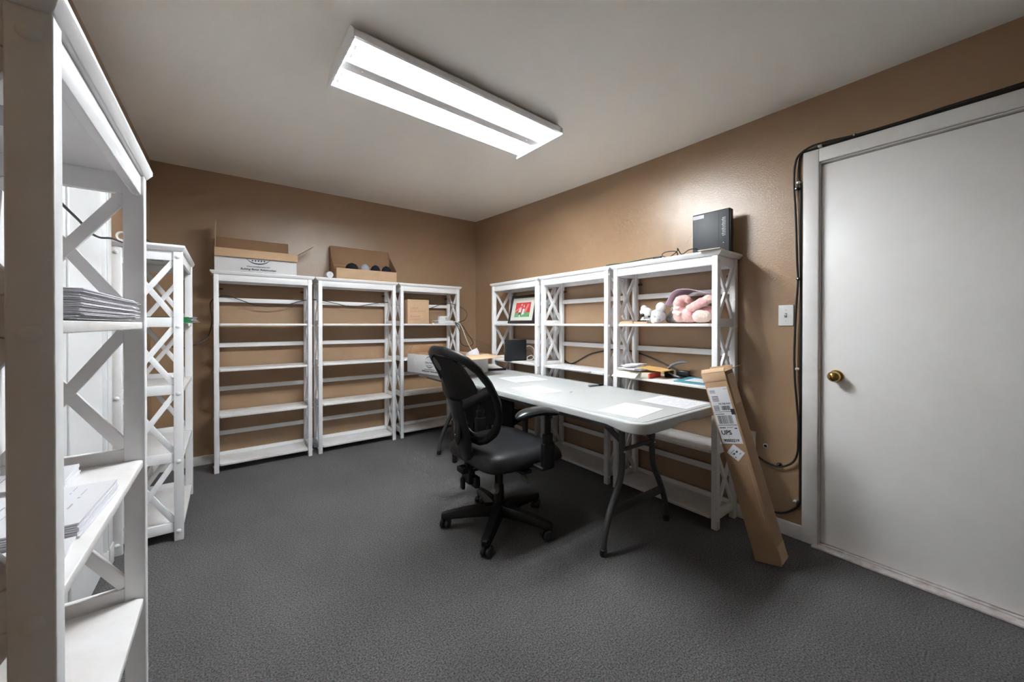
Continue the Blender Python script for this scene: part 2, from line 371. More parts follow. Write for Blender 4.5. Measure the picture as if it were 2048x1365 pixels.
# ------------------------------------------------------------------ bookcases
W, D, HT = 0.69, 0.262, 1.592
LV = (.071, .447, .812, 1.175)          # shelf tops
def make_bookcase():
    t = thing('bookcase', '', 'bookcase')
    pw, pd, zt = .032, .038, HT - .030
    for x in (0, W - pw):
        for y in (0, D - pd): obj('post', MB().box(x, x+pw, y, y+pd, .0005, zt), 'white', t, bevel=.0025)
    for x, o in ((0, 0), (W - pw, 1)):
        xc = x + pw/2
        rails = [(z - .021, z + .030) for z in LV] + [(zt - .052, zt)]
        for (a, b) in rails: obj('side_rail', MB().box(xc-.009, xc+.009, pd, D-pd, a, b), 'white', t, bevel=.0015)
        for k in range(4):
            a, b = rails[k][1], rails[k+1][0]
            mb = MB().bar((xc+.0006, pd, a+.004), (xc+.0006, D-pd, b-.004), (0, 1, -1), .025, .013)
            mb.bar((xc-.0006, pd, b-.004), (xc-.0006, D-pd, a+.004), (0, 1, 1), .025, .013)
            obj('cross_brace', mb, 'white', t, bevel=.001)
        for z in [q - .018 for q in LV] + [zt - .03]:
            for y in (pd/2, D - pd/2):
                sx = -1 if o == 0 else 1
                pr = [(.001, .0062*sx), (.0055, .0052*sx), (.0095, .0028*sx), (.0110, 0)]
                obj('screw_cap', MB().lathe(pr if sx < 0 else pr[::-1], (0 if o == 0 else W, y, z), 'x', 14), 'cap', t, smooth=True)
    for z in LV:
        pts = [(pw+.0005, .003), (W-pw-.0005, .003), (W-pw-.0005, D-.006), (pw+.0005, D-.006)]
        pts = [(pw+.0005, .020), (pw+.012, .003), (W-pw-.012, .003), (W-pw-.0005, .020), (W-pw-.0005, D-.004), (pw+.0005, D-.004)]
        obj('shelf', MB().prism([(x, y, z-.018) for x, y in pts], (0,0,1), .018), 'shelf', t, bevel=.0018)
    for k in range(4):
        a = LV[k]; b = LV[k+1] if k < 3 else HT - .02
        zc = (a + b) / 2 + .0
        obj('back_slat', MB().box(pw, W-pw, D-.020, D-.006, zc-.018, zc+.018), 'white', t, bevel=.0015)
    obj('back_lip', MB().box(pw+.001, W-pw-.001, D-.022, D-.006, LV[0]+.0005, LV[0]+.03), 'white', t, bevel=.0015)
    obj('front_apron', MB().box(pw, W-pw, .006, .022, zt-.052, zt), 'white', t, bevel=.0015)
    obj('back_apron', MB().box(pw, W-pw, D-.022, D-.006, zt-.052, zt), 'white', t, bevel=.0015)
    ov = .0225
    lo = [(-.006, -.001), (W+.006, -.001), (W+.006, D+.004), (-.006, D+.004)]
    hi = [(-ov, -.010), (W+ov, -.010), (W+ov, D+.008), (-ov, D+.008)]
    mb = MB(); ring = [[(x, y, zt) for x, y in lo], [(x, y, HT-.012) for x, y in hi], [(x, y, HT) for x, y in hi]]
    mb.add([p for r_ in ring for p in r_], [(3,2,1,0), (8,9,10,11)] + [(k*4+i, k*4+(i+1) % 4, k*4+4+(i+1) % 4, k*4+4+i) for k in range(2) for i in range(4)])
    obj('top_board', mb, 'white', t, bevel=.002)
    for x in (pw, W-pw):
        s = 1 if x < W/2 else -1
        obj('wall_bracket', MB().box(x, x+s*.02, D-.012, D-.002, zt-.105, zt-.088).box(x+s*.016, x+s*.026, D-.012, D+.001, zt-.103, zt-.090), 'bracket', t, label='brown anti-tip bracket')
    obj('maker_sticker', MB().box(W*.52, W*.52+.11, D*.45, D*.45+.055, zt-.0012, zt-.0004), 'greyink', t, label='small grey paper sticker under the top board')
    return t
BC = make_bookcase()
units = [  # loc, rz, width scale, label
    ((-.086, 3.724, 0), 0, .992, 'white X-sided bookcase on the back wall, under the large open white carton'),
    ((.650, 3.730, 0), 0, 1.022, 'white X-sided bookcase on the back wall, under the open brown mailing box'),
    ((1.407, 3.736, 0), 0, .985, 'white X-sided bookcase on the back wall nearest the corner, holding a small brown carton'),
    ((2.202, 3.262, 0), -PI/2, 1.045, 'white X-sided bookcase on the right wall holding the framed picture and black router'),
    ((2.202, 2.493, 0), -PI/2, 1.062, 'white X-sided bookcase on the right wall, nearly empty, between the picture and plush-toy bookcases'),
    ((2.202, 1.711, 0), -PI/2, 1.043, 'white X-sided bookcase with plush toys on its shelf and a black modem on top'),
    ((-.175, .733, 0), PI/2, .991, 'white X-sided bookcase close to the camera, loaded with envelopes and printed forms'),
    ((-.192, 2.70, 0), PI/2, 1.03, 'white X-sided bookcase on the left wall with green folders on one shelf'),
]
for i, (loc, rz, sx, lab) in enumerate(units):
    o = BC if i == 0 else copy_tree(BC)
    o.location = loc; o.rotation_euler = (0, 0, rz); o.scale = (sx, (1.07 if i == 6 else 1.04 if i == 7 else 1), 1)
    tag(o, lab, 'bookcase', 'matching white bookcases around the room')

# ------------------------------------------------------------------ ceiling light
t = thing('fluorescent_light', 'white four-tube fluorescent light fixed to the ceiling, switched on', 'ceiling light', (1.0, 1.82, 2.326))
t.rotation_euler = (0, .008, .028)
LX = .597
prof = [(-.207,.030),(-.207,.004),(-.192,.003),(-.186,.008),(-.168,.038),(-.150,.044),(-.060,.044),(-.046,.036),(-.036,.006),(-.030,.003),(.030,.003),(.036,.006),(.046,.036),(.060,.044),(.150,.044),(.168,.038),(.186,.008),(.192,.003),(.207,.004),(.207,.030),(.170,.062),(-.170,.062)]
obj('housing', MB().prism([(-LX, y, z) for y, z in prof], (1,0,0), 2*LX), 'fixture', t)
for s in (-1, 1):
    pp = [(-.218,-.013),(.218,-.013),(.218,.022),(.175,.066),(-.175,.066),(-.218,.022)]
    e = obj('end_plate', MB().prism([(s*LX + (0 if s > 0 else -.004), y, z) for y, z in pp], (1,0,0), .004)
            .box(s*LX-(.001 if s > 0 else .011), s*LX+(.011 if s > 0 else .001), -.214, .214, -.013, -.010), 'fixture', t, bevel=.001)
    for y in (-.137, -.079, .079, .137):
        obj('lamp_holder', MB().box(min(s*LX, s*(LX-.030)), max(s*LX, s*(LX-.030)), y-.015, y+.015, .003, .045), 'whiteplastic', e, bevel=.002)
for y in (-.137, -.079, .079, .137):
    tb = obj('lamp_tube', MB().lathe([(.001,-.566),(.0128,-.566),(.0128,.566),(.001,.566)], (0, y, .021), 'x', 20), 'tube', t, smooth=True)
for x in (-.50, .50): obj('cover_screw', MB().lathe([(.001,.0005),(.005,.0008),(.0055,.0034),(.001,.0036)], (x, 0, 0), 'z', 12), 'steel', t, smooth=True)

# ------------------------------------------------------------------ folding table
TX0, TX1, TY0, TY1, TZ = 1.412, 2.148, .950, 3.375, .735
t = thing('folding_table', 'long white plastic folding table with grey steel legs', 'table', (1.786, 2.159, 0))
hx, hy = (TX1-TX0)/2, (TY1-TY0)/2
def outline(off, R=.075):
    pts = []; r = R - off
    for (cx, cy, a0) in ((hx-R, hy-R, 0), (-hx+R, hy-R, 90), (-hx+R, -hy+R, 180), (hx-R, -hy+R, 270)):
        for k in range(9): a = math.radians(a0 + k*90/8); pts.append((cx + r*math.cos(a), cy + r*math.sin(a)))
    out = []      # subdivide long edges
    n = len(pts)
    for i in range(n):
        a, b = pts[i], pts[(i+1) % n]; d = math.dist(a, b); k = max(1, int(d/.03))
        for j in range(k): out.append((a[0]+(b[0]-a[0])*j/k, a[1]+(b[1]-a[1])*j/k))
    return out, n
base, _ = outline(0)
def inset(p, off):
    x, y = p; R = .075
    cx, cy = max(-hx+R, min(hx-R, x)), max(-hy+R, min(hy-R, y))
    d = math.hypot(x-cx, y-cy)
    if d < 1e-6: return p
    return (cx + (x-cx)*(d-off)/d, cy + (y-cy)*(d-off)/d)
def skirt(p):
    x, y = p; sm = lambda a, b, v: max(0, min(1, (v-a)/(b-a)))
    d = abs(y)
    zl = .036 + .014*sm(hy-.20, hy-.11, d)
    if hy - d < .02: zl = .050 - .013*sm(.10, .08, abs(x))
    return TZ - zl
rings = [[(*inset(p, .004), skirt(p)) for p in base], [(*p, skirt(p)+.004) for p in base], [(*p, TZ-.008) for p in base], [(*inset(p, .002), TZ-.003) for p in base],
         [(*inset(p, .006), TZ-.0005) for p in base], [(*inset(p, .021), TZ) for p in base], [(*inset(p, .0225), TZ-.0036) for p in base], [(*inset(p, .0275), TZ-.0036) for p in base], [(*inset(p, .030), TZ-.0004) for p in base]]
inner = [(*inset(p, .010), skirt(p)) for p in base]; inner2 = [(*inset(p, .012), TZ-.026) for p in base]
allr = [inner2, inner] + rings; n = len(base)
mb = MB().add([p for r_ in allr for p in r_], [(k*n+i, k*n+(i+1) % n, (k+1)*n+(i+1) % n, (k+1)*n+i) for k in range(len(allr)-1) for i in range(n)]
              + [tuple(range(n))[::-1], tuple((len(allr)-1)*n+i for i in range(n))])
obj('tabletop', mb, 'tabletop', t, smooth=True)
obj('front_rail', MB().box(-hx+.022, -hx+.05, -hy+.18, hy-.18, TZ-.058, TZ-.027), 'legsteel', t, bevel=.004)
obj('back_rail', MB().box(hx-.05, hx-.022, -hy+.18, hy-.18, TZ-.058, TZ-.027), 'legsteel', t, bevel=.004)
for s in (-1, 1):
    y = s*(hy-.285); g0 = .014
    fr = obj('leg_frame', MB().tube([(-.16, y, TZ-.045), (.18, y, TZ-.045)], .016, 12).tube([(-hx+.03, y, TZ-.042), (hx-.03, y, TZ-.042)], .011, 10), 'legsteel', t, smooth=True)
    for q in (-1, 1):
        P = [(g0+q*.138, y, TZ-.04), (g0+q*.139, y, .55), (g0+q*.140, y, .42), (g0+q*.158, y, .345), (g0+q*.20, y, .275), (g0+q*.245, y, .19), (g0+q*.278, y, .10), (g0+q*.288, y, .02)]
        lg = obj('leg', MB().tube(P, .0165, 14, smooth=6), 'legsteel', t, smooth=True)
        obj('foot_cap', MB().lathe([(.001,.0005),(.018,.0005),(.0195,.006),(.0195,.034),(.017,.036),(.001,.036)], (g0+q*.288, y, 0), 'z', 16), 'rubber', lg, smooth=True)
        obj('brace', MB().bar((g0+q*.120, y, .535), (g0+q*.118, y - s*.29, TZ-.03), (0,0,1), .030, .012), 'legsteel', t, bevel=.002)
        obj('rivet', MB().lathe([(.001,-.020),(.006,-.019),(.006,.019),(.001,.020)], (g0+q*.139, y, .50), 'y', 10), 'steel', lg, smooth=True)
    obj('upper_stretcher', MB().tube([(g0-.14, y, .505), (g0+.14, y, .505)], .0105, 10), 'legsteel', t, smooth=True)
    obj('lower_stretcher', MB().box(g0-.235, g0+.235, y-.006, y+.006, .178, .226), 'legsteel', t, bevel=.004)

# papers on the table
def sheet_of_paper(label, c, w, h, rz, z, n=22, group=None, name='paper_sheet', m='paper'):
    t = thing(name, label, 'paper', (c[0], c[1], z), rz, group)
    obj('sheet', MB().box(-w/2, w/2, -h/2, h/2, 0, .0007), m, t)
    obj('printed_text', rects_mb(print_lines(w*.8, h*.8, n, RN, lw=.0013), (-w*.4, -h*.4, .0007), (1,0,0), (0,1,0)), 'greyink', t)
    return t
PZ = TZ + .0004
sheet_of_paper('printed sheet at the near end of the table, by its rounded front corner', (1.632, 1.157), .216, .279, PI/2+.12, PZ, 26)
sheet_of_paper('printed sheet near the table end closest to the leaning long box', (1.990, 1.135), .25, .279, .02, PZ, 26)
obj('printed_rule', rects_mb([(-.125,-.12,.0025,.25),(-.14,-.05,.003,.12)], (0,0,.0007), (1,0,0), (0,1,0)), 'greyink', bpy.data.objects['paper_sheet.001'])
sheet_of_paper('printed sheet on the table in front of the office chair', (1.632, 1.895), .222, .285, -.10, PZ, 20)
sheet_of_paper('printed sheet on the table beyond the one facing the office chair', (1.875, 2.335), .30, .279, -.13, PZ, 20)
t = thing('box_cutter', 'small black and grey cutter lying at the back edge of the table', 'tool', (2.065, 1.752, PZ), -.15)
obj('handle', MB().box(-.065, .02, -.010, .010, .0005, .013), 'grey', t, bevel=.004)
obj('grip', MB().box(.02, .062, -.011, .011, .0005, .015), 'black', t, bevel=.005)
tag(obj('paper_clip', MB().tube([(-.014,-.004,.001),(.012,-.004,.001),(.015,0,.001),(.012,.004,.001),(-.010,.004,.001),(-.012,.001,.001),(.006,.001,.001)], .0008, 6, smooth=4), 'steel', loc=(1.75, 1.69, PZ), rot=(0,0,.3)),
    'tiny bent wire clip lying alone in the middle of the table', 'paper clip')

# ------------------------------------------------------------------ open white carton on the table
def open_carton(t, L, Dp, H, mside='carton'):
    """local x along the printed front, y into depth, z up; walls 4 mm"""
    w = .004
    b = obj('body', MB().box(0, L, 0, w, 0, H).box(0, L, Dp-w, Dp, 0, H).box(0, w, w, Dp-w, 0, H).box(L-w, L, w, Dp-w, 0, H).box(w, L-w, w, Dp-w, 0, w), mside, t, bevel=.0015)
    obj('lining', MB().box(w, L-w, w, w+.001, w, H-.001).box(w, L-w, Dp-w-.001, Dp-w, w, H-.001).box(w, w+.001, w+.001, Dp-w-.001, w, H-.001).box(L-w-.001, L-w, w+.001, Dp-w-.001, w, H-.001).box(w+.001, L-w-.001, w+.001, Dp-w-.001, w, w+.001), 'kraftin', t)
    return b
def flap(t, a, b, outd, ln, m, th=.004, name='flap', taper=.0):
    a, b, o = V(a), V(b), V(outd).normalized() * ln; e = (b - a).normalized() * taper
    n = (b - a).cross(o).normalized() * th
    obj(name, MB().hexa([a, b, b + o - e, a + o + e, a + n, b + n, b + o - e + n, a + o + e + n]), m, t, bevel=.001)
def carton_logo(t, cx, cy, s, O, r, u, top=True, ts=1.0):
    """printed oval badge with slogan lines, drawn on the front face"""
    R = frame3(r, u); O = V(O)
    def arc(a0, a1, rx, ry, wd):
        A = []; 
        for k in range(25):
            a = math.radians(a0 + (a1-a0)*k/24)
            w_ = wd * math.sin(PI * (k+.6)/25.2)
            A.append(((cx+(rx)*math.cos(a), cy+(ry)*math.sin(a)), (cx+(rx-w_)*math.cos(a), cy+(ry-w_)*math.sin(a))))
        mb = MB()
        for k in range(24):
            (p, q), (p2, q2) = A[k], A[k+1]
            mb.hexa([O + R @ V((*v, z)) for z in (.0003, .0009) for v in (p, p2, q2, q)])
        return mb
    mb = arc(200, 340, .095*s, .075*s, .010*s)
    if top: m2 = arc(20, 160, .095*s, .075*s, .010*s); mb.add(m2.v, m2.f)
    for k in range(5):
        x, y, q = cx + (k-2)*.022*s, cy - .043*s, .008*s
        mb.hexa([O + R @ V((x+i*q, y+j*q, z)) for z in (.0003, .0009) for i, j in ((0,-1),(1,0),(0,1),(-1,0))])
    obj('printed_badge', mb, 'navyink', t)
    def word(txt, size, x, y, shear=0, bold=0, sx=1):
        obj('printed_lettering', text_mb(txt, size*s*ts, O + R @ V((cx + x*s, cy + y*s, .0003)), r, u, 'CENTER', shear, sx, bold), 'navyink', t)
    if top:
        word('C.C.', .042, 0, .022); word('CREATIONS', .036, 0, -.020, 0, .0005)
    word('www.cccreationsusa.com', .021, 0, -.100, 0, .0004)
    word('Building Better Relationships', .030, 0, -.128, .35, .0006, .95)
    obj('printed_rule', rects_mb([(cx-.13*s, cy-.145*s, .10*s, .004*s), (cx-.02*s, cy-.145*s, .05*s, .004*s), (cx+.04*s, cy-.146*s, .09*s, .004*s),
                                  (cx-.09*s, cy-.160*s, .04*s, .003*s), (cx-.04*s, cy-.160*s, .05*s, .003*s), (cx+.02*s, cy-.161*s, .07*s, .003*s)], O, r, u), 'greyink', t)
LA = V((1.315, 3.33, 0)); NA = V((1.437, 2.735, 0)); ang = math.atan2(NA.y-LA.y, NA.x-LA.x)
t = thing('open_carton', 'open white printed carton with brown flaps standing on the far end of the table', 'cardboard box', (LA.x, LA.y, TZ+.0015), ang)
CL, CD, CH = .607, .44, .165
open_carton(t, CL, CD, CH)
flap(t, (0, CD, CH), (CL, CD, CH), (0, 1, -.10), .10, 'kraftin')
flap(t, (0, .0, CH), (0, CD, CH), (.12, 0, .5), .075, 'kraftin', taper=.05)
flap(t, (CL, CD-.01, CH), (CL, .02, CH), (1, -.12, -.06), .22, 'kraft2')
carton_logo(t, .335, .106, .66, (0, 0, 0), (1,0,0), (0,0,1))
obj('tape_seam', rects_mb([(.105, .001, .0012, CH-.002)], (0,0,0), (1,0,0), (0,0,1)), 'greyink', t)
obj('printed_mark', rects_mb([(.10,.085,.14,.06),(.13,.07,.05,.012),(.24,.03,.07,.012)], (CL,0,0), (0,1,0), (0,0,1)), 'dark', t)
q = thing('paper_bundle', 'white papers sticking up out of the open carton on the table', 'paper', (1.72, 2.84, TZ+.0075), .15)
for k in range(3):
    obj('sheet', MB().sheet([[(-.06+.12*i/4+k*.02-.02*j/4, .012*k+.01*math.sin(i), .02+(.15+.05*i/4-.02*k)*j/4+k*.006) for i in range(5)] for j in range(5)], .001), 'paper', q)
t = thing('letter_tray', 'flat black tray with a grey sheet in it, on the table behind the open carton', 'tray', (2.035, 3.04, PZ+.0005), -.22)
obj('tray', MB().box(-.10, .10, -.16, .16, 0, .006).box(-.10, -.094, -.16, .16, .006, .022).box(.094, .10, -.16, .16, .006, .022).box(-.094, .094, -.16, -.154, .006, .022), 'black', t, bevel=.001)
obj('sheet', MB().sheet([[(-.09+.18*i/3, -.14+.28*j/3, .012+.02*(j/3)) for i in range(4)] for j in range(4)], .001), 'paleplastic', t, label='pale grey sheet of paper')

# ------------------------------------------------------------------ office chair
t = thing('office_chair', 'black mesh-back swivel office chair on five casters beside the table', 'chair', (1.262, 1.792, 0), -.02)
br = math.radians(7.5)
obj('hub', MB().lathe([(.001,.062),(.040,.064),(.047,.08),(.045,.112),(.034,.125),(.001,.125)], (0,0,0), 'z', 24), 'black', t, smooth=True)
for k in range(5):
    a = br + k*2*PI/5; d = V((math.cos(a), math.sin(a), 0)); n_ = V((-d.y, d.x, 0))
    rows = []
    for (r, w, zt, zb) in ((.025,.036,.124,.066),(.10,.034,.121,.070),(.18,.031,.113,.068),(.26,.028,.101,.064),(.315,.024,.092,.062),(.332,.014,.086,.064)):
        c = d*r; rows.append([c + n_*w + V((0,0,zb)), c + n_*w*1.0 + V((0,0,(zt+zb)/2)), c + n_*w*.62 + V((0,0,zt)), c - n_*w*.62 + V((0,0,zt)), c - n_*w + V((0,0,(zt+zb)/2)), c - n_*w + V((0,0,zb))])
    m_ = MB().add([p for r_ in rows for p in r_], [(i*6+j, i*6+(j+1) % 6, (i+1)*6+(j+1) % 6, (i+1)*6+j) for i in range(5) for j in range(6)] + [tuple(range(6))[::-1], tuple(30+j for j in range(6))])
    leg = obj('base_leg', m_, 'black', t, smooth=True)
    ca = a + (.5, -.7, 1.1, -.3, .9)[k]; cd = V((math.cos(ca), math.sin(ca), 0)); cn = V((-cd.y, cd.x, 0)); cc = d*.315 - cd*.012
    cm_ = MB(); R_ = Matrix((cd, cn, V((0,0,1)))).transposed()
    for s in (-1, 1):
        sub = MB().lathe([(.001,s*.006),(.0265,s*.006),(.0285,s*.009),(.0285,s*.022),(.024,s*.026),(.001,s*.0265)][::s], (0,0,0), 'y', 22)
        cm_.add([cc + R_ @ V(p) + V((0,0,.029)) for p in sub.v], sub.f)
    cas = obj('caster', cm_, 'caster', leg, smooth=True)
    hood = MB().tube([cc + V((0,0,.029)) + cd*(.031*math.cos(x)) + V((0,0,.031*math.sin(x))) for x in [PI*i/8 - .15 for i in range(9)]], .006, 8).lathe([(.001,.03),(.008,.03),(.008,.068),(.001,.068)], d*.315, 'z', 10)
    obj('caster_hood', hood, 'black', leg, smooth=True)
obj('gas_column', MB().lathe([(.001,.10),(.030,.10),(.029,.20),(.027,.235),(.022,.236),(.022,.335),(.034,.36),(.034,.385),(.001,.385)], (0,0,0), 'z', 22), 'black', t, smooth=True)
obj('mechanism', MB().box(-.12, .12, -.075, .075, .368, .398).box(-.26, -.06, -.035, .035, .362, .392).box(-.03, .03, -.27, .27, .380, .400), 'black', t, bevel=.006)
# cushion: rounded, waterfall front
rows = []
NX, NY = 40, 40
def seat_z(u, v):
    e = max(abs(u), abs(v)); k = (1 - abs(u)**5) * (1 - abs(v)**5)
    return k
top, bot = [], []
for i in range(NX+1):
    u = math.sin(PI/2*(-1 + 2*i/NX)); rt, rb = [], []
    for j in range(NY+1):
        v = math.sin(PI/2*(-1 + 2*j/NY))
        m_ = max(abs(u), abs(v), 1e-6); sq = m_ / (abs(u)**6 + abs(v)**6 + 1e-12) ** (1/6)
        uu, vv = u*sq, v*sq
        x = .035 + .262*uu; y = .275*vv*(1 - .05*max(0, -uu))
        k = max(0, 1 - m_**7) ** .5
        drop = -.045*max(0, uu-.45)**1.5
        rt.append((x, y, .425 + .082*k + drop - .008*(1-uu*uu)*(1-vv*vv))); rb.append((x, y, .425 - .032*k + drop))
    top.append(rt); bot.append(rb)
n1 = NY+1; vs = [p for r_ in top for p in r_] + [p for r_ in bot for p in r_]; o_ = (NX+1)*n1; Fc = []
for i in range(NX):
    for j in range(NY):
        a, b, c, d_ = i*n1+j, (i+1)*n1+j, (i+1)*n1+j+1, i*n1+j+1; Fc += [(a,b,c,d_), (a+o_, d_+o_, c+o_, b+o_)]
st_ = obj('seat', MB().add(vs, Fc), 'seat', t)
bm = bmesh.new(); bm.from_mesh(st_.data); bmesh.ops.remove_doubles(bm, verts=bm.verts, dist=.0003); bmesh.ops.recalc_face_normals(bm, faces=bm.faces)
for f in bm.faces: f.smooth = True
bm.to_mesh(st_.data); bm.free()
obj('seat_pan', MB().box(-.19, .22, -.215, .215, .402, .428), 'black', t, bevel=.006)
# backrest ------------------------------------------------
Z0, Z1 = .545, 1.032
def bx(z): return -.175 - .20*((z-.47)/.6) - .035*max(0, (z-.62)/.45)**2 + .02*math.sin(PI*(z-.47)/.6)
def half(z):
    k = (z-Z0)/(Z1-Z0)
    pts = [(0,.085),(.05,.15),(.15,.215),(.32,.262),(.5,.277),(.68,.268),(.82,.242),(.92,.195),(.975,.13),(1.0,.06)]
    for i in range(len(pts)-1):
        if k <= pts[i+1][0]:
            a, b = pts[i], pts[i+1]; f = (k-a[0])/(b[0]-a[0]); return a[1]+(b[1]-a[1])*f
    return .05
def bp(u, z): return V((bx(z) + .050*(u*half(z)/.24)**2, u*half(z), z))
ring = [bp(1, Z0+(Z1-Z0)*i/22) for i in range(23)] + [bp(u, Z1) for u in (.5, 0, -.5)] + [bp(-1, Z1-(Z1-Z0)*i/22) for i in range(23)] + [bp(u, Z0) for u in (-.5, 0, .5)]
ring = ring + [ring[0]]
def flat_tube(path, w, th, seg=10):
    P = [V(p) for p in path]; vs = []; n = len(P)
    for i, p in enumerate(P):
        closed = (P[0]-P[-1]).length < 1e-6
        a = P[i-1] if i > 0 else (P[-2] if closed else P[0]); b = P[i+1] if i < n-1 else (P[1] if closed else P[-1])
        d = (b-a).normalized(); nx = V((1,0,0)); nx = (nx - d*nx.dot(d)).normalized(); w_ = d.cross(nx)
        vs += [p + w_*(w/2*math.cos(2*PI*q/seg)) + nx*(th/2*math.sin(2*PI*q/seg)) for q in range(seg)]
    return MB().add(vs, [(i*seg+q, i*seg+(q+1) % seg, (i+1)*seg+(q+1) % seg, (i+1)*seg+q) for i in range(n-1) for q in range(seg)] + [tuple(range(seg))[::-1], tuple((n-1)*seg+q for q in range(seg))])
bf = obj('back_frame', flat_tube(ring, .050, .036), 'black', t, smooth=True)
mesh_rows = [[bp(u/8*.97, z) + V((.004, 0, 0)) for u in range(-8, 9)] for z in [Z0+.01+(Z1-Z0-.02)*i/20 for i in range(21)]]
mb = MB(); C_ = 17
mb.add([p for r_ in mesh_rows for p in r_], [(i*C_+j, i*C_+j+1, (i+1)*C_+j+1, (i+1)*C_+j) for i in range(20) for j in range(16)])
obj('mesh_panel', mb, 'mesh', bf, smooth=True)
# Y shaped spine behind the mesh
off = V((-.024, 0, 0))
spine = flat_tube([V((-.205, 0, .43)), V((-.228, 0, .50)), bp(0, .56)+off*1.6, bp(0, .63)+off*1.7, bp(0, .70)+off*1.5, bp(0, .765)+off], .15, .046)
obj('spine', spine, 'black', bf, smooth=True)
for s in (-1, 1):
    obj('spine_arm', flat_tube([bp(0, .715)+off, bp(s*.30, .755)+off*.9, bp(s*.65, .80)+off*.7, bp(s*.97, .845)], .056, .026), 'black', bf, smooth=True)
    obj('lower_stay', flat_tube([bp(0, .625)+off, bp(s*.35, .585)+off*.8, bp(s*.7, .575)+off*.5, bp(s*.98, .59)], .026, .020), 'black', bf, smooth=True)
pad = []
for z in [.765+.235*i/8 for i in range(9)]:
    pad.append([bp(u, z) + V((-.010, 0, 0)) for u in [-.70+1.13*j/8 for j in range(9)]])
obj('back_pad', MB().sheet(pad, .014), 'fabric', bf, smooth=True)
obj('headrest_disc', MB().prism([bp(.30+.22*math.cos(a), .955+.038*math.sin(a)) + V((-.020,0,0)) for a in [2*PI*i/20 for i in range(20)]], (1,0,0), .006), 'black', bf)
obj('tilt_knob', MB().ball((-.272, 0, .60), .014, .034, .085), 'blackgloss', bf, smooth=True)
obj('spine_screw', MB().ball((-.2855, 0, .575), .004), 'steel', bf, smooth=True)
obj('back_bar', MB().bar((-.212, 0, .49), (-.20, 0, .372), (0,1,0), .07, .022).bar((-.21, 0, .377), (-.05, 0, .377), (0,1,0), .06, .02), 'black', t, bevel=.006)
obj('height_bracket', MB().box(-.225, -.185, -.045, .045, .30, .385).box(-.235, -.215, .01, .045, .255, .32).box(-.205, -.17, -.075, -.02, .285, .345), 'black', t, bevel=.008)
obj('bracket_plate', MB().box(-.205, -.155, -.05, .012, .3865, .389), 'steel', t)
for s in (-1, 1):
    ar = obj('armrest', MB().box(.050, .104, s*.338-.014, s*.338+.014, .42, .60).box(.043, .112, s*.338-.019, s*.338+.019, .415, .55)
             .box(.062, .094, s*.338-.011, s*.338+.011, .55, .712).box(.03, .10, min(s*.19, s*.352), max(s*.19, s*.352), .412, .430), 'black', t, bevel=.006)
    rows = []
    for i in range(19):
        q = -1 + 2*i/18; x = -.002 + .140*q; w_ = .047 * (1 - abs(q)**3.2) ** .5 + .001; th = .021 * (1 - abs(q)**4) ** .5 + .001
        zc = .728 - .022*q*q - .006*q; yo = s*(.345 + .010*q*q)
        rows.append([(x, yo + w_*math.cos(2*PI*k/16), zc + th*math.sin(2*PI*k/16)) for k in range(16)])
    obj('arm_pad', MB().add([p for r_ in rows for p in r_], [(i*16+k, i*16+(k+1) % 16, (i+1)*16+(k+1) % 16, (i+1)*16+k) for i in range(18) for k in range(16)] + [tuple(range(16))[::-1], tuple(18*16+k for k in range(16))]), 'blackgloss', ar, smooth=True)
for (a, b) in (((-.06,-.05,.375), (-.125,-.155,.318)), ((.04,-.05,.375), (.066,-.140,.318)), ((.0,-.03,.375), (-.012,-.075,.372))):
    a, b = V(a), V(b); d = (b-a).normalized()
    lv = obj('lever', MB().tube([a, b], .0055, 8), 'black', t, smooth=True)
    rt = d.to_track_quat('Z', 'Y').to_matrix()
    obj('lever_knob', MB().ball(b + d*.022, .018, .015, .036, rt), 'knobmetal', lv, smooth=True)

# ------------------------------------------------------------------ guest chair tucked under the table
gd = V((.40, -.68, 0)).normalized(); t = thing('guest_chair', 'low black upholstered chair with dark wooden legs tucked under the table behind the office chair', 'chair', (1.50, 2.83, 0), math.atan2(gd.y, gd.x))
GW, GD_ = .56, .36
gb = [[V((.02 + (GW-.04)*i/12, .03 + .02*math.cos(PI*(i/12-.5)*2) * -1 - .0, z)) for i in range(13)] for z in (.36, .42, .49, .55, .585)]
obj('backrest', MB().sheet([[p + V((0, .012 - .012*(k/4), -.05*(abs(i-6)/6)**3*(k == 4))) for i, p in enumerate(r_)] for k, r_ in enumerate(gb)], .055), 'fabric', t, smooth=True)
obj('seat', MB().box(.015, GW-.015, .05, GD_, .34, .43), 'fabric', t, bevel=.03, seg=4)
for (x, y) in ((.0, .0), (GW-.042, 0), (.0, GD_-.045), (GW-.042, GD_-.045)):
    obj('leg', MB().hexa([(x+.006, y+.006, .0005), (x+.036, y+.006, .0005), (x+.036, y+.036, .0005), (x+.006, y+.036, .0005), (x, y, .36), (x+.042, y, .36), (x+.042, y+.042, .36), (x, y+.042, .36)]), 'mahog', t, bevel=.003)

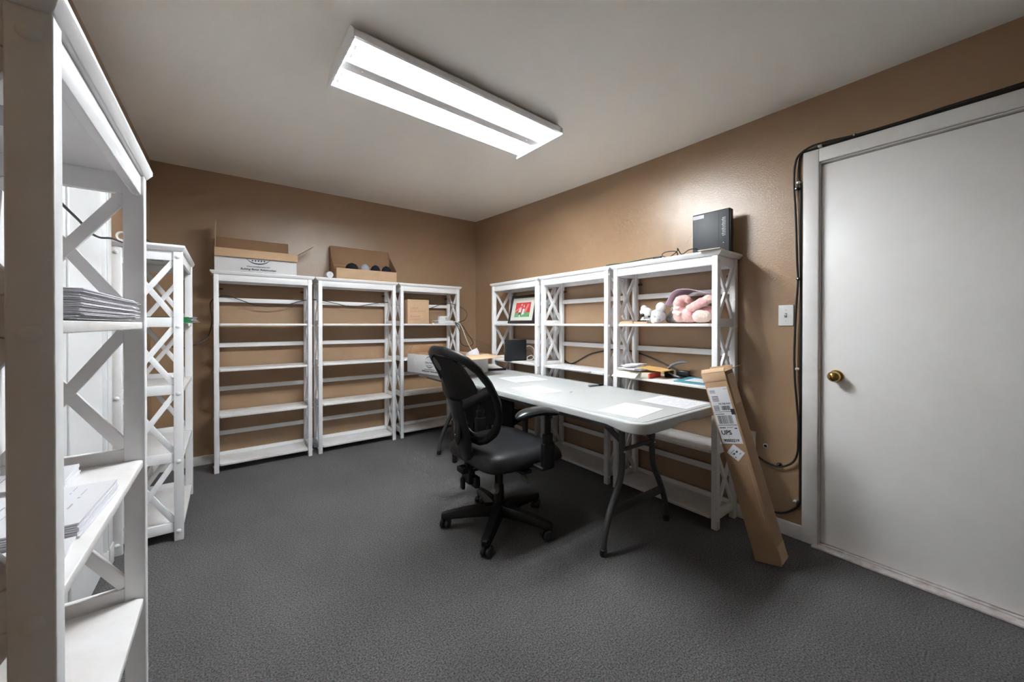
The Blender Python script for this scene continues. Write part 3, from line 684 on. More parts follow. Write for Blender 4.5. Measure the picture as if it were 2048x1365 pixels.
# ------------------------------------------------------------------ on top of the back bookcases
t = thing('open_carton', 'open white printed carton with raised flaps on top of the leftmost back-wall bookcase', 'cardboard box', (-.080, 3.728, HT+.0008))
L2, D2, H2 = .560, .255, .180
open_carton(t, L2, D2, H2)
flap(t, (0, -.001, H2), (L2+.006, -.001, H2), (.006, -.32, -.94), .072, 'kraft2')
flap(t, (0, D2-.003, H2), (L2-.035, D2-.003, H2), (0, .10, 1), .130, 'kraftin')
flap(t, (.002, .02, H2), (.002, D2-.02, H2), (.02, 0, 1), .215, 'kraft2', th=.004)
flap(t, (L2-.002, .03, H2), (L2-.002, D2-.01, H2), (.80, -.10, .58), .185, 'cream', th=.004)
carton_logo(t, .285, .135, .92, (0, 0, 0), (1,0,0), (0,0,1), top=False, ts=.80)
t = thing('mailing_box', 'open brown mailing box with its lid raised, holding caps, on a back-wall bookcase', 'cardboard box', (.800, 3.728, HT+.0008))
L3, D3, H3 = .562, .245, .098
obj('tray', MB().box(0, L3, 0, .005, 0, H3).box(0, L3, D3-.005, D3, 0, H3).box(0, .005, .005, D3-.005, 0, H3).box(L3-.005, L3, .005, D3-.005, 0, H3).box(.005, L3-.005, .005, D3-.005, 0, .004), 'kraft2', t, bevel=.0015)
obj('lining', MB().box(.005, L3-.005, D3-.006, D3-.005, .004, H3-.001).box(.005, .006, .005, D3-.006, .004, H3-.001).box(L3-.006, L3-.005, .005, D3-.006, .004, H3-.001), 'kraftin', t)
obj('lid', MB().bar((L3/2, D3-.004, H3), (L3/2, D3+.022, H3+.245), (1,0,0), L3+.01, .004), 'kraftin', t, bevel=.001)
obj('crease_line', MB().bar((L3/2, D3-.0065, H3+.055), (L3/2, D3-.0055, H3+.059), (1,0,0), L3-.02, .001), 'kraft2', t)
for x, s in ((0, -1), (L3, 1)):
    obj('lid_side', MB().prism([(x, D3-.006, H3), (x, D3+.016, H3+.243), (x+s*.002, D3-.06, H3+.12), (x+s*.004, .02, H3-.02), (x+s*.004, .04, H3-.07)] if s < 0 else
        [(x, D3-.006, H3), (x, D3+.016, H3+.243), (x+.012, D3+.0, H3+.18), (x+.004, .01, H3+.002)], (s, 0, 0), .004), 'kraftin', t)
def ball_cap(label, c, m, rz, r=.078, g='caps in the brown mailing box'):
    t = thing('baseball_cap', label, 'cap', c, rz, g)
    obj('crown', MB().lathe([(r, 0), (r*1.0, .06), (r*.97, .10), (r*.86, .132), (r*.62, .152), (r*.3, .162), (.001, .164)], (0,0,0), 'z', 22, 1.0, .92), m, t, smooth=True)
    obj('brim', MB().sheet([[(r*.75 + .035*i/3, -.034+.068*j/6, .006+.008*(1-((j-3)/3)**2)) for j in range(7)] for i in range(4)], .003), m, t, smooth=True)
    obj('button', MB().ball((0, 0, .164), .006, .006, .004), m, t, smooth=True)
cz = HT + .0065
ball_cap('black cap at the left in the brown mailing box', (.965, 3.855, cz), 'capblack', -PI/2, .068)
ball_cap('pale grey cap in the brown mailing box', (1.084, 3.845, cz), 'capgrey', -PI/2, .053)
ball_cap('dark navy cap beside the pale grey cap in the brown mailing box', (1.192, 3.86, cz), 'capnavy', -PI/2, .053)
ball_cap('dark navy cap at the right end of the brown mailing box', (1.300, 3.855, cz), 'capnavy', -PI/2, .053)
t = thing('paper_roll', 'short white paper roll lying beside the brown mailing box', 'roll', (.748, 3.742, HT+.0305))
obj('roll', MB().lathe([(.010, 0), (.028, 0), (.0295, .004), (.0295, .125), (.028, .13), (.010, .13), (.010, 0)], (0,0,0), 'y', 26, cap=False), 'paper', t, smooth=True)
obj('core', MB().lathe([(.001, .004), (.0098, .004), (.0098, .126), (.001, .126)], (0,0,0), 'y', 18), 'paleplastic', t, smooth=True)
obj('loose_end', MB().sheet([[(-.03-.018*i/3, .01+.11*j/3, -.020-.009*i/3) for j in range(4)] for i in range(4)], .0015), 'paper', t, smooth=True)

# ------------------------------------------------------------------ in the corner back-wall bookcase
S4 = .0008 + LV[3]; S3 = .0008 + LV[2]; S1 = .0008 + LV[0]
t = thing('carton', 'small closed brown carton with red handwriting on the corner bookcase shelf', 'cardboard box', (1.487, 3.755, S4), -.05)
obj('body', MB().box(0, .232, 0, .165, 0, .252), 'kraft2', t, bevel=.003)
obj('lid_seam', rects_mb([(.002, .236, .228, .0015), (.03, .252-.001, .0005, .0005)], (0,0,0), (1,0,0), (0,0,1)), 'kraftin', t)
for i, (s, sz, x, y) in enumerate((('Used', .040, .025, .150), ('Tyvek (small)', .031, .022, .120), ('Assorm', .034, .025, .066), ('complete?', .030, .02, .036))):
    obj('handwriting', text_mb(s, sz, (x, 0, y), (1,0,.03), (0,0,1), 'LEFT', .25, 1.0, -.0004), 'redink', t)
t = thing('router_box', 'flat white device lying at the shelf end beside the small brown carton', 'router', (1.84, 3.748, S4+.0002), .12)
obj('body', MB().box(0, .185, 0, .15, 0, .036), 'whiteplastic', t, bevel=.005)
obj('ports_panel', MB().box(-.0012, 0, .015, .135, .006, .030), 'paleplastic', t)
for k in range(4): obj('port', MB().box(-.0018, -.0012, .022+.028*k, .042+.028*k, .010, .026), 'grey', t)
t = thing('access_point', 'round white puck resting on the flat white device', 'device', (1.925, 3.815, S4+.0368))
obj('body', MB().lathe([(.001, 0), (.062, 0), (.066, .006), (.066, .040), (.060, .047), (.001, .049)], (0,0,0), 'z', 36), 'whiteplastic', t, smooth=True)
obj('indicator', MB().lathe([(.001,-.0675),(.006,-.067),(.006,-.064),(.001,-.064)], (0,0,.024), 'y', 12), 'grey', t)
tag(obj('tape_stub', MB().lathe([(.010,0),(.016,0),(.016,.012),(.010,.012),(.010,0)], (0,0,0), 'z', 18, cap=False), 'yellow', loc=(1.775, 3.765, S4)), 'small yellow plastic ring on the shelf beside the brown carton', 'ring')
tag(obj('folded_note', MB().sheet([[(.22*i/6, .03*j, .004+.006*math.sin(PI*i/6)) for j in range(3)] for i in range(7)], .0015), 'manila', loc=(.885, 3.735, S4)), 'flat yellow paper slip on the second back-wall bookcase, upper shelf', 'paper')

# ------------------------------------------------------------------ right wall bookcases
t = thing('picture_frame', 'framed red and green picture with white figures leaning on the shelf near the corner', 'picture', (2.275, 3.085, S4+.0048))
t.rotation_euler = (0, 0, -PI/2 + .02)
PW, PH, tilt = .395, .285, .22
T_ = MB; tl = lambda x, y, z: (x, y*math.cos(tilt) + z*math.sin(tilt), z*math.cos(tilt) - y*math.sin(tilt))
def tilted(mb): mb.v = [tl(*p) for p in mb.v]; return mb
fw = .028
obj('frame', tilted(MB().box(0, PW, 0, .018, 0, fw).box(0, PW, 0, .018, PH-fw, PH).box(0, fw, 0, .018, fw, PH-fw).box(PW-fw, PW, 0, .018, fw, PH-fw)), 'frame', t, bevel=.002)
obj('backing', tilted(MB().box(.004, PW-.004, .012, .0175, .004, PH-.004)), 'frame', t)
obj('mount', tilted(MB().box(fw, PW-fw, .007, .011, fw, PH-fw)), 'mount', t)
x0, x1, z0, z1 = .085, PW-.085, .065, PH-.075; zg = z0 + (z1-z0)*.30
ar = obj('artwork', tilted(MB().box(x0, x1, .0058, .0066, zg, z1)), 'artred', t)
obj('artwork_ground', tilted(MB().box(x0, x1, .0058, .0066, z0, zg)), 'artgreen', t)
pl = lambda pts, m: obj('artwork_shape', tilted(MB().prism([(x0+(x1-x0)*a, .0056, z0+(z1-z0)*b) for a, b in pts], (0,-1,0), .0005)), m, ar)
pl([(0,.42),(.35,.70),(.42,.66),(0,.30)], 'artpink'); pl([(.60,.32),(.80,.88),(.92,.88),(.74,.32)], 'artpink')
pl([(.24,.30),(.30,.62),(.42,.66),(.40,.32),(.33,.34)], 'artwhite'); pl([(.46,.12),(.52,.55),(.64,.56),(.62,.16),(.56,.20),(.52,.14)], 'artwhite')
pl([(.36,.78),(.42,.93),(.46,.80)], 'artwhite'); pl([(.54,.70),(.57,.86),(.62,.66)], 'artwhite')
pl([(.24,.10),(.28,.30),(.40,.30),(.44,.12),(.34,.18)], 'artdark'); pl([(.30,.02),(.34,.16),(.42,.05)], 'artwhite')
t = thing('router', 'black router standing upright on the shelf below the framed picture', 'router', (2.175, 2.948, S3), -.31)
obj('body', MB().prism([(-.02,-.022,0),(.19,-.022,0),(.19,.022,0),(-.02,.022,0),(-.03,.012,0),(-.03,-.012,0)], (0,0,1), .205), 'router', t, bevel=.003)
obj('base', MB().box(-.028, .188, -.023, .023, 0, .012), 'black', t, bevel=.002)
for k in range(8): obj('indicator_lamp', MB().box(-.0305, -.0299, -.004, .004, .080+.0095*k, .086+.0095*k), 'led' if k > 1 else 'greyink', t)
obj('maker_mark', MB().box(-.031, -.0299, -.001, .001, .172, .192).box(-.031, -.0299, -.008, -.001, .172, .176), 'whiteplastic', t)
obj('power_button', MB().lathe([(.001,-.0012),(.005,-.001),(.005,0),(.001,0)], (-.0299, 0, .045), 'x', 14), 'grey', t)
def cable(name, label, P, r, m='rubber', smooth=8, cat='cable', seg=8, group=None):
    return tag(obj(name, MB().tube(P, r, seg, smooth), m, smooth=True), label, cat, group)
cable('network_cable', 'white cable looping down from the back of the black router', [(2.366,2.892,.95),(2.388,2.865,.957),(2.400,2.82,.93),(2.39,2.80,.87),(2.37,2.80,.835),(2.34,2.83,.825),(2.36,2.87,.845),(2.39,2.84,.862),(2.385,2.79,.835),(2.35,2.74,.8165)], .003, 'cablewhite')
cable('power_cable', 'black power cable dropping from the back of the black router', [(2.364,2.886,.92),(2.385,2.855,.91),(2.39,2.81,.87),(2.41,2.785,.845),(2.44,2.775,.828),(2.462,2.772,.828),(2.471,2.772,.80),(2.471,2.775,.72),(2.471,2.78,.52)], .0035)
sheet_of_paper('thin stack of white sheets lying on the nearly empty right-wall bookcase shelf', (2.245, 2.12), .20, .40, .06, S3, 14)
cable('power_cable', 'long black cable arching along the right wall behind the bookcases', [(2.4712,2.613,0.866),(2.4712,2.525,0.863),(2.4712,2.409,0.817),(2.4712,2.335,0.831),(2.4712,2.162,0.914),(2.4712,2.001,0.952),(2.4712,1.877,0.972),(2.4712,1.760,0.967),(2.4712,1.589,0.929),(2.4712,1.433,0.877),(2.4712,1.222,0.800)], .0052)
# mail and tools on the plush-toy bookcase, middle shelf
t = thing('mail_box', 'flat white and red printed carton under the mail on the right-wall bookcase shelf', 'box', (2.178, 1.655, S3), -PI/2+.12)
obj('body', MB().box(0, .235, 0, .16, 0, .034), 'cream', t, bevel=.001)
obj('printed_end', MB().box(.235, .2365, .0, .16, .001, .033), 'red', t)
obj('printed_band', MB().box(.226, .2352, -.0008, .0, .001, .033), 'red', t)
t = thing('cardboard_insert', 'bent cream card drooping over the shelf edge below the mail', 'card', (2.205, 1.66, S3+.0352), -PI/2+.15)
obj('card', MB().sheet([[(.17*i/5, .10-.21*j/8, (.003 if j < 5.5 else .003-.0095*(j-5)**1.2)) for i in range(6)] for j in range(9)], .0015), 'cream', t, smooth=True)
def mail(label, x, y, z, rz, tl_, m='envelope', w=.20, h=.12, wav=.004, grp='loose mail on the right-wall bookcase', name='envelope'):
    t = thing(name, label, 'envelope', (x, y, z), rz, grp)
    obj('paper', MB().sheet([[(w*i/6, h*(j/4-.5), .002 + tl_*i/6 + wav*math.sin(i*1.3+j)) for j in range(5)] for i in range(7)], .0055), m, t, smooth=True)
    return t
ez = S3+.0440
for k, (lab, a, tl_) in enumerate((('crumpled white envelope lowest in the loose mail pile', -1.45, .004), ('crumpled white envelope second from the bottom of the loose mail pile', -1.75, .012),
        ('creased white envelope in the middle of the loose mail pile', -1.3, .010), ('folded white envelope second from the top of the loose mail pile', -1.9, .006), ('folded white envelope on top of the loose mail pile', -1.5, .018))):
    mail(lab, 2.225+.010*k, 1.650-.008*k, ez + .0078*k, a, .004, w=(.17,.16,.115,.11,.10)[k], wav=.0009)
t = mail('orange manila envelope lying on the white mail on the right-wall bookcase', 2.290, 1.520, ez+.0195, -1.52, -.014, 'manila', .165, .14, .0015, None, 'manila_envelope')
obj('address_print', rects_mb([(.09,-.03+.008*k,.05,.003) for k in range(5)], (0,0,.0062), (1,0,-.083), (0,1,0)), 'greyink', t)
t = thing('hole_punch', 'grey and black heavy-duty hole punch standing open on the right-wall bookcase shelf', 'hole punch', (2.385, 1.400, S3), -PI/2+.15)
arc_ = lambda c, r, a0, a1, n: [(c[0]+r*math.cos(math.radians(a0+(a1-a0)*i/n)), 0, c[1]+r*math.sin(math.radians(a0+(a1-a0)*i/n))) for i in range(n+1)]
obj('handle', flat_tube([(x, 0, z) for x, z in ((.0,.03),(.005,.055),(.03,.082),(.065,.100),(.10,.108),(.135,.108))], .03, .020), 'grey', t, smooth=True)
obj('base', MB().box(-.01, .12, -.03, .03, .0, .014), 'black', t, bevel=.004)
obj('lower_grip', flat_tube([(x, -.02, z) for x, z in ((-.01,.03),(.02,.034),(.05,.016),(.09,.008),(.135,.008))], .022, .012), 'grey', t, smooth=True)
obj('punch_head', MB().box(.055, .135, .0, .04, .0145, .05), 'blackgloss', t, bevel=.006)
obj('pivot', MB().box(-.015, .035, -.025, .025, .014, .045), 'black', t, bevel=.005)
t = thing('folder', 'teal blue folder with white papers on the right end of the bookcase shelf', 'folder', (2.222, 1.265, S3), -PI/2)
obj('cover', MB().box(0, .235, .0, .20, 0, .006), 'teal', t, bevel=.001)
obj('raised_flap', MB().sheet([[(.002+.235*i/4, .035+.165*j/4, .0075+.006*j/4) for i in range(5)] for j in range(5)], .0012), 'teal', t)
obj('papers', MB().sheet([[(.055+.15*i/4, .030+.12*j/4, .0095+.004*j/4) for i in range(5)] for j in range(5)], .0015), 'paper', t)
obj('printed_text', rects_mb(print_lines(.12, .08, 7, RN), (.07, .05, .0122), (1,0,0), (0,1,.033)), 'greyink', t)
# toys shelf
def parcel(label, x, y, w, h, th, m, rz, z): 
    t = thing('flat_packet', label, 'packet', (x, y, z), rz, 'tan packets beside the plush toys')
    obj('packet', MB().box(0, w, 0, h, 0, th), m, t, bevel=.001); return t
parcel('pale tan flat packet at the left end of the plush-toy shelf', 2.222, 1.672, .108, .09, .010, 'kraft2', -PI/2, S4)
parcel('thin tan packet lying on the pale tan packet at the left of the plush-toy shelf', 2.226, 1.660, .095, .06, .006, 'tan', -PI/2-.05, S4+.0108)
parcel('brown packet between the pale tan packet and the koala toy', 2.218, 1.550, .10, .036, .012, 'tan', -PI/2, S4)
t = thing('key_ring', 'small black gadget lying on the brown packet by the koala toy', 'gadget', (2.236, 1.50, S4+.0128), -1.5)
obj('body', MB().box(-.03, .03, -.009, .009, 0, .009), 'black', t, bevel=.003); obj('strap', MB().tube([(.03,0,.004),(.045,.008,.005),(.05,0,.004),(.04,-.006,.003)], .002, 6, 4), 'black', t, smooth=True)
def plush(name, parent, balls, m, vox=.0045, fuzz=.0035):
    mb = MB()
    for (c, r) in balls:
        rr = r if isinstance(r, tuple) else (r, r, r); mb.ball(c, *rr, seg=16, ring=10)
    o = obj(name, mb, m, parent, smooth=True)
    r = o.modifiers.new('fuse', 'REMESH'); r.mode = 'VOXEL'; r.voxel_size = vox; r.use_smooth_shade = True
    s = o.modifiers.new('soften', 'SMOOTH'); s.factor = .5; s.iterations = 6
    tx = bpy.data.textures.new('fuzz', 'CLOUDS'); tx.noise_scale = .012
    d = o.modifiers.new('fuzz', 'DISPLACE'); d.texture = tx; d.strength = fuzz; d.mid_level = .5
    return o
# local axes for toys: x = towards +(-y world) i.e. rightwards along the shelf, y = into the shelf, z up
t = thing('koala_toy', 'small pale grey and white koala plush toy slumped on the shelf', 'plush toy', (2.335, 1.556, S4+.003), -PI/2)
plush('body', t, [((.085,.01,.045), (.062,.055,.045)), ((.045,.0,.040), (.045,.045,.038)), ((.12,.0,.05), (.05,.05,.048)), ((.02,-.03,.018), (.022,.022,.018)), ((.065,-.045,.016), (.03,.02,.016)), ((.130,-.045,.018), (.025,.025,.018))], 'plushgrey')
hd = plush('head', t, [((.040,-.02,.070), (.042,.042,.038)), ((.058,-.045,.058), (.030,.022,.030)), ((.022,-.03,.078), (.026,.026,.024))], 'plushwhite')
obj('ear', MB().ball((.014,-.012,.103), .023, .018, .023), 'plushwhite', t, smooth=True)
obj('ear', MB().ball((.140,-.010,.106), .033, .026, .035), 'plushwhite', t, smooth=True)
obj('nose', MB().ball((.040,-.070,.054), .014, .009, .012), 'blackgloss', hd, smooth=True)
obj('eye', MB().ball((.085,-.060,.044), .007, .006, .006), 'blackgloss', hd, smooth=True)
for c in ((.112,-.055,.032), (.138,-.058,.022), (.118,-.06,.014)): obj('paw', MB().ball(c, .018, .016, .016), 'plushwhite', t, smooth=True)
t = thing('grey_toy', 'rounded dark grey plush toy behind the koala and pink toys', 'plush toy', (2.418, 1.372, S4+.003), -PI/2)
plush('body', t, [((.0,.0,.048), (.038,.034,.048)), ((.03,-.004,.045), (.036,.034,.045)), ((-.03,.0,.03), (.03,.03,.03))], 'plushdark')
obj('ear', MB().ball((.0,-.012,.092), .020, .014, .018), 'plushdark', t, smooth=True)
t = thing('pink_toy', 'large pink and cream plush toy lying on its side at the shelf end', 'plush toy', (2.315, 1.315, S4+.003), -PI/2)
plush('body', t, [((.085,.02,.050), (.080,.055,.048)), ((.17,.03,.055), (.095,.06,.055)), ((.040,.0,.045), (.040,.042,.042)), ((.036,-.004,.085), (.036,.038,.042)), ((.036,-.006,.125), (.036,.038,.036)),
    ((.050,-.008,.150), (.036,.036,.026)), ((.078,-.012,.156), (.032,.034,.022)), ((.102,-.014,.142), (.020,.028,.022)), ((.225,.03,.05), (.050,.05,.05)), ((.13,.02,.075), (.05,.045,.04))], 'plushpink', .0045, .008)
plush('arm', t, [((.135,-.045,.092), (.030,.026,.024)), ((.165,-.042,.106), (.036,.028,.026)), ((.200,-.035,.124), (.040,.030,.029)), ((.232,-.025,.142), (.036,.03,.028))], 'plushpink', .0045, .007)
plush('foot', t, [((.195,-.052,.040), (.046,.036,.038)), ((.218,-.05,.038), (.042,.036,.036))], 'plushcream', .0045, .006)
plush('cuff', t, [((.030,-.030,.068), (.026,.016,.018)), ((.046,-.034,.060), (.024,.014,.018)), ((.034,-.030,.095), (.024,.014,.012))], 'plushcream', .0035, .005)
t = thing('foam_sheet', 'pale purple flexible sheet draped over the pink plush toy', 'sheet', (2.30, 1.345, S4), -PI/2)
arcp = [(.0,.098),(.016,.115),(.033,.150),(.055,.178),(.085,.192),(.12,.194),(.16,.190),(.20,.180),(.245,.160)]
arcp = [(x-.006, z+.022) for x, z in arcp]
obj('sheet', MB().sheet([[(x+.004*j, -.04+.16*j/5, z-.002*j) for x, z in arcp] for j in range(6)], .003), 'purple', t, smooth=True)

# on top of the plush-toy bookcase
t = thing('modem', 'charcoal modem standing upright on top of the plush-toy bookcase', 'modem', (2.36, 1.218, HT+.001), -PI/2)
obj('body', MB().box(0, .222, 0, .042, 0, .268), 'modem', t, bevel=.006, seg=3)
obj('spine_edge', MB().box(.2222, .2255, .004, .038, .004, .262), 'black', t, bevel=.001)
obj('seam', MB().box(.158, .161, -.0008, 0, .004, .262), 'ink', t)
st2 = obj('sticker', MB().box(.004, .072, -.0008, 0, .236, .258), 'paper', t, label='white paper sticker')
obj('printed_text', rects_mb([(.010,.242,.03,.002),(.010,.247,.038,.002),(.010,.252,.03,.0015)], (0,-.0008,0), (1,0,0), (0,0,1)), 'greyink', st2)
for k in range(12): obj('indicator_label', MB().box(.192, .199, -.0008, 0, .110+.0095*k, .112+.0095*k).box(.182-.004*(k % 3 == 1), .189, -.0008, 0, .1085+.0095*k, .1115+.0095*k), 'whiteplastic', t)
obj('power_light', MB().box(.184, .190, -.0008, 0, .064, .068), 'paleplastic', t)
tag(obj('card', MB().box(-.06, .06, -.035, .045, 0, .004), 'cream', loc=(2.203, 1.030, HT+.001), rot=(0,0,-1.48)), 'cream card lying in front of the charcoal modem', 'card')
cz_ = HT + .0058
cable('extension_cord', 'dark green cord stretched along the tops of the right-wall bookcases', [(2.205,1.775,cz_),(2.20,1.72,cz_+.002),(2.215,1.64,cz_),(2.23,1.56,cz_+.006),(2.24,1.48,cz_+.012),(2.25,1.42,cz_+.014),(2.26,1.37,cz_+.012)], .004, 'greencord')
cable('power_cable', 'black cable looped loosely in front of the charcoal modem', [(2.26,1.40,cz_+.004),(2.26,1.33,cz_),(2.28,1.28,cz_),(2.24,1.26,cz_+.028),(2.24,1.33,cz_+.035),(2.25,1.36,cz_+.02),(2.24,1.31,cz_),(2.25,1.26,cz_+.030),(2.24,1.25,cz_+.045),(2.27,1.24,cz_+.012),(2.27,1.19,cz_+.033),(2.29,1.15,cz_+.03),(2.31,1.16,cz_+.006),(2.33,1.22,cz_),(2.345,1.23,cz_)], .003)
t = thing('power_adapter', 'small black adapter at the end of the dark green cord', 'adapter', (2.255, 1.395, HT+.001), -1.5)
obj('body', MB().box(-.03, .03, -.012, .012, 0, .022), 'black', t, bevel=.004); obj('plug', MB().box(.03, .048, -.007, .007, .004, .016), 'grey', t, bevel=.002)

# ------------------------------------------------------------------ long mailing box leaning on the bookcase

wv, dv, ax = V((-.00205,-.97346,.22883)), V((.99343,.0242,.11184)), V((-.11441,.22756,.96702))
Wb, Db, Lb = .115, .095, .940
t = thing('tube_carton', 'long brown shipping carton with white labels leaning against the plush-toy bookcase', 'cardboard box', (2.074, .751, .0))
mt = Matrix((wv, dv, ax)).transposed().to_4x4()
zmin = min((mt @ V((x, y, 0))).z for x in (0, Wb) for y in (0, Db)); mt.translation = V((2.074, .751, .0015 - zmin)); t.matrix_world = mt
obj('body', MB().box(0, Wb, 0, Db, 0, Lb), 'kraft', t, bevel=.003)
obj('top_band', MB().box(-.0015, Wb+.0012, -.0015, .001, Lb-.045, Lb+.002), 'kraft2', t, bevel=.001)
flap(t, (0, 0, Lb), (Wb, 0, Lb), (0, .8, 1), .022, 'kraft2')
flap(t, (Wb, 0, Lb), (Wb, Db, Lb), (1, .1, .28), .042, 'kraftin')
flap(t, (Wb, Db, Lb), (0, Db, Lb), (0, .6, 1), .02, 'kraftin')
obj('closure_tab', MB().box(Wb, Wb+.0012, .015, Db-.006, Lb-.17, Lb-.02), 'kraft2', t)
obj('closure_tab', MB().box(Wb, Wb+.0012, .012, Db-.004, .005, .085), 'kraft2', t)
obj('crease_line', rects_mb([(.02,.48,.075,.0015),(.098,.20,.0015,.28)], (0,0,0), (1,0,0), (0,0,1), lift=-.0003, t=.0008), 'kraft2', t)
LB = obj('shipping_label', MB().box(.008, Wb-.010, -.001, -.0002, Lb-.36, Lb-.075), 'paper', t, label='white shipping label')
lo = V((.008, -.001, Lb-.36)); LWd, LHt = Wb-.018, .285; X, Z = (1,0,0), (0,0,1)
rs = [(.006,LHt-.016-.006*k,.028,.002) for k in range(3)] + [(.010,LHt-.046-.006*k,.032,.0025) for k in range(5)] + [(.075,LHt-.012,.02,.0015)]
rs += [(.006,.168+.007*k,.028,.003) for k in range(4)]
for k in range(9): rs.append((.042+.005*k, .168, RN.uniform(.001,.004), .022))
rs += [(.002,.160,LWd-.004,.002), (.084,.145,.018,.028), (.004,.148,.045,.003), (.002,.092,LWd-.004,.0025)]
x = .012
while x < .082:
    w_ = RN.uniform(.0008,.0032); rs.append((x, .100, w_, .042)); x += w_ + RN.uniform(.001,.0025)
rs += [(.006,.078,.03,.004), (.042,.080,.03,.002), (.078,.074,.012,.005), (.005,.004,.003,.003), (.04,.02,.0008,.055)]
obj('printed_text', rects_mb(rs, lo, X, Z), 'ink', LB)
obj('printed_lettering', text_mb('TX 766 0-01', .0115, lo + V((.034, 0, .197)), X, Z, bold=.0004), 'ink', LB)
obj('printed_lettering', text_mb('UPS', .030, lo + V((.008, 0, .046)), X, Z, bold=.0009), 'ink', LB)
obj('printed_lettering', text_mb('90502219', .0185, lo + V((.010, 0, .010)), X, Z, bold=.0006), 'ink', LB)
dm = obj('diamond_label', MB().prism([(Wb/2+a, -.0002, Lb-.405+b) for a, b in ((0,-.043),(.043,0),(0,.043),(-.043,0))], (0,-1,0), .0008), 'paper', t, label='white diamond-shaped sticker')
r2, u2 = V((.75,0,.66)), V((-.66,0,.75))
obj('printed_text', rects_mb([(-.022,.012,.03,.002),(-.016,-.002,.012,.007),(.002,-.004,.012,.008),(-.022,-.016,.005,.005),(.008,-.018,.010,.003),(-.02,.004,.01,.002)], (Wb/2, -.001, Lb-.405), r2, u2), 'dark', dm)

# ------------------------------------------------------------------ wall plates and door cables
t = thing('light_switch', 'white toggle light switch plate on the right wall beside the door', 'light switch', (XR-.0006, .749, 1.220), 0)
obj('plate', MB().box(-.006, 0, -.036, .036, -.058, .058), 'whiteplastic', t, bevel=.003)
obj('toggle', MB().box(-.0064, -.0058, -.006, .006, -.0125, .0125), 'grey', t)
obj('lever', MB().bar((-.006, 0, .0), (-.018, 0, .006), (0,1,0), .009, .008), 'whiteplastic', t, bevel=.001)
for z in (-.030, .030): obj('screw', MB().lathe([(.001,-.0075),(.003,-.007),(.003,-.0058),(.001,-.0058)], (0, 0, z), 'x', 10), 'steel', t)
t = thing('blank_plate', 'blank white wall plate half hidden behind the long leaning carton', 'wall plate', (XR-.0006, .936, .480))
obj('plate', MB().box(-.006, 0, -.040, .040, -.060, .060), 'whiteplastic', t, bevel=.003)
wx = XR - .0065; wa = XR - .0190
runA = [(wa,-.30,2.118),(wa,-.03,2.106),(wa,.157,2.103),(wa,.307,2.098),(wa,.462,2.100),(wa,.57,2.110),(wa,.64,2.108),(wa,.690,2.080),(wa,.706,2.03),(wa,.709,1.98),(wa,.709,1.90),(wa,.702,1.765),(wa,.694,1.50),(wa,.690,1.412),(wa,.698,1.25),(wa,.702,1.141),(wa,.705,1.0),(wa,.702,.869),(wa,.694,.76),(wa,.686,.64),(wa,.686,.55),(wa,.690,.47),(wa,.714,.412),(wa,.771,.374),(wa,.83,.378),(wx-.004,.895,.402),(wx,.93,.410)]
runB = [(wx,-.30,2.103),(wx,.10,2.0965),(wx,.40,2.0965),(wx,.60,2.0965),(wx,.660,2.0965),(wx,.682,2.084),(wx,.690,2.04),(wx,.692,1.96),(wx,.684,1.905),(wx,.684,1.70),(wx,.6805,1.40),(wx,.6805,1.00),(wx,.6805,.70),(wx,.6805,.40),(wx,.6805,.25),(wx,.686,.188),(wx,.737,.130),(wx,.79,.106),(wx,.86,.100)]
cable('wall_cable', 'black cable run round the door casing and looped to the blank wall plate', runA, .0055)
cable('wall_cable', 'black cable hugging the door casing down to the baseboard', runB, .0055)
for k, (y, z, m) in enumerate(((.464,2.100,'black'),(.598,2.098,'whiteplastic'),(.690,1.935,'whiteplastic'),(.698,1.905,'black'),(.690,1.418,'black'),(.692,.929,'whiteplastic'),(.775,.386,'black'),(.700,.205,'whiteplastic'))):
    t = thing('cable_clip', ('black cable clip above the door', 'white cable clip by the top corner of the door casing', 'white cable clip below the door casing corner', 'black cable clip just under the upper white clip beside the door casing',
               'black cable clip at light-switch height beside the door casing', 'white cable clip level with the door knob', 'black cable clip at the bottom of the cable loop', 'white cable clip just above the baseboard')[k], 'cable clip', (XR-.0006, y, z))
    obj('saddle', MB().box(-.026, 0, -.008, .008, -.006, .006), m, t, bevel=.002)
    obj('nail', MB().lathe([(.001,-.0285),(.004,-.028),(.004,-.0255),(.001,-.0255)], (0, 0, .0), 'x', 10), 'steel', t)

# ------------------------------------------------------------------ left wall bookcases: near one
NXF = -.175
def env_stack():
    proto = None
    for k in range(22):
        z = S4 + .0006 + .0022*k; dy = RN.uniform(-.006, .006); 
        if proto is None:
            proto = thing('envelope', 'white envelope in the tall stack on the bookcase nearest the camera', 'envelope', (0,0,0), 0, 'white envelopes stacked on the near bookcase')
            obj('body', MB().sheet([[(-.125+.245*i/5, -.24+.48*j/12, (.0012*math.sin(j*2.1) if j > 8 else 0)) for j in range(13)] for i in range(6)], .0012), 'envelope', proto, smooth=True)
            obj('flap', MB().sheet([[(-.125+.245*i/5, -.24+.48*j/12, .00075+.0012*math.sin(j*2.1)*(j > 8)) for j in range(9, 12)] for i in range(6)], .0002), 'paper', proto)
            o = proto
        else: o = copy_tree(proto)
        o.location = (NXF-.125 + RN.uniform(-.004,.006), 1.085+dy+.008*(k % 5 == 3), z+.0016); o.rotation_euler = (0, 0, RN.uniform(-.012,.012)); o['label'] = proto['label']
env_stack()
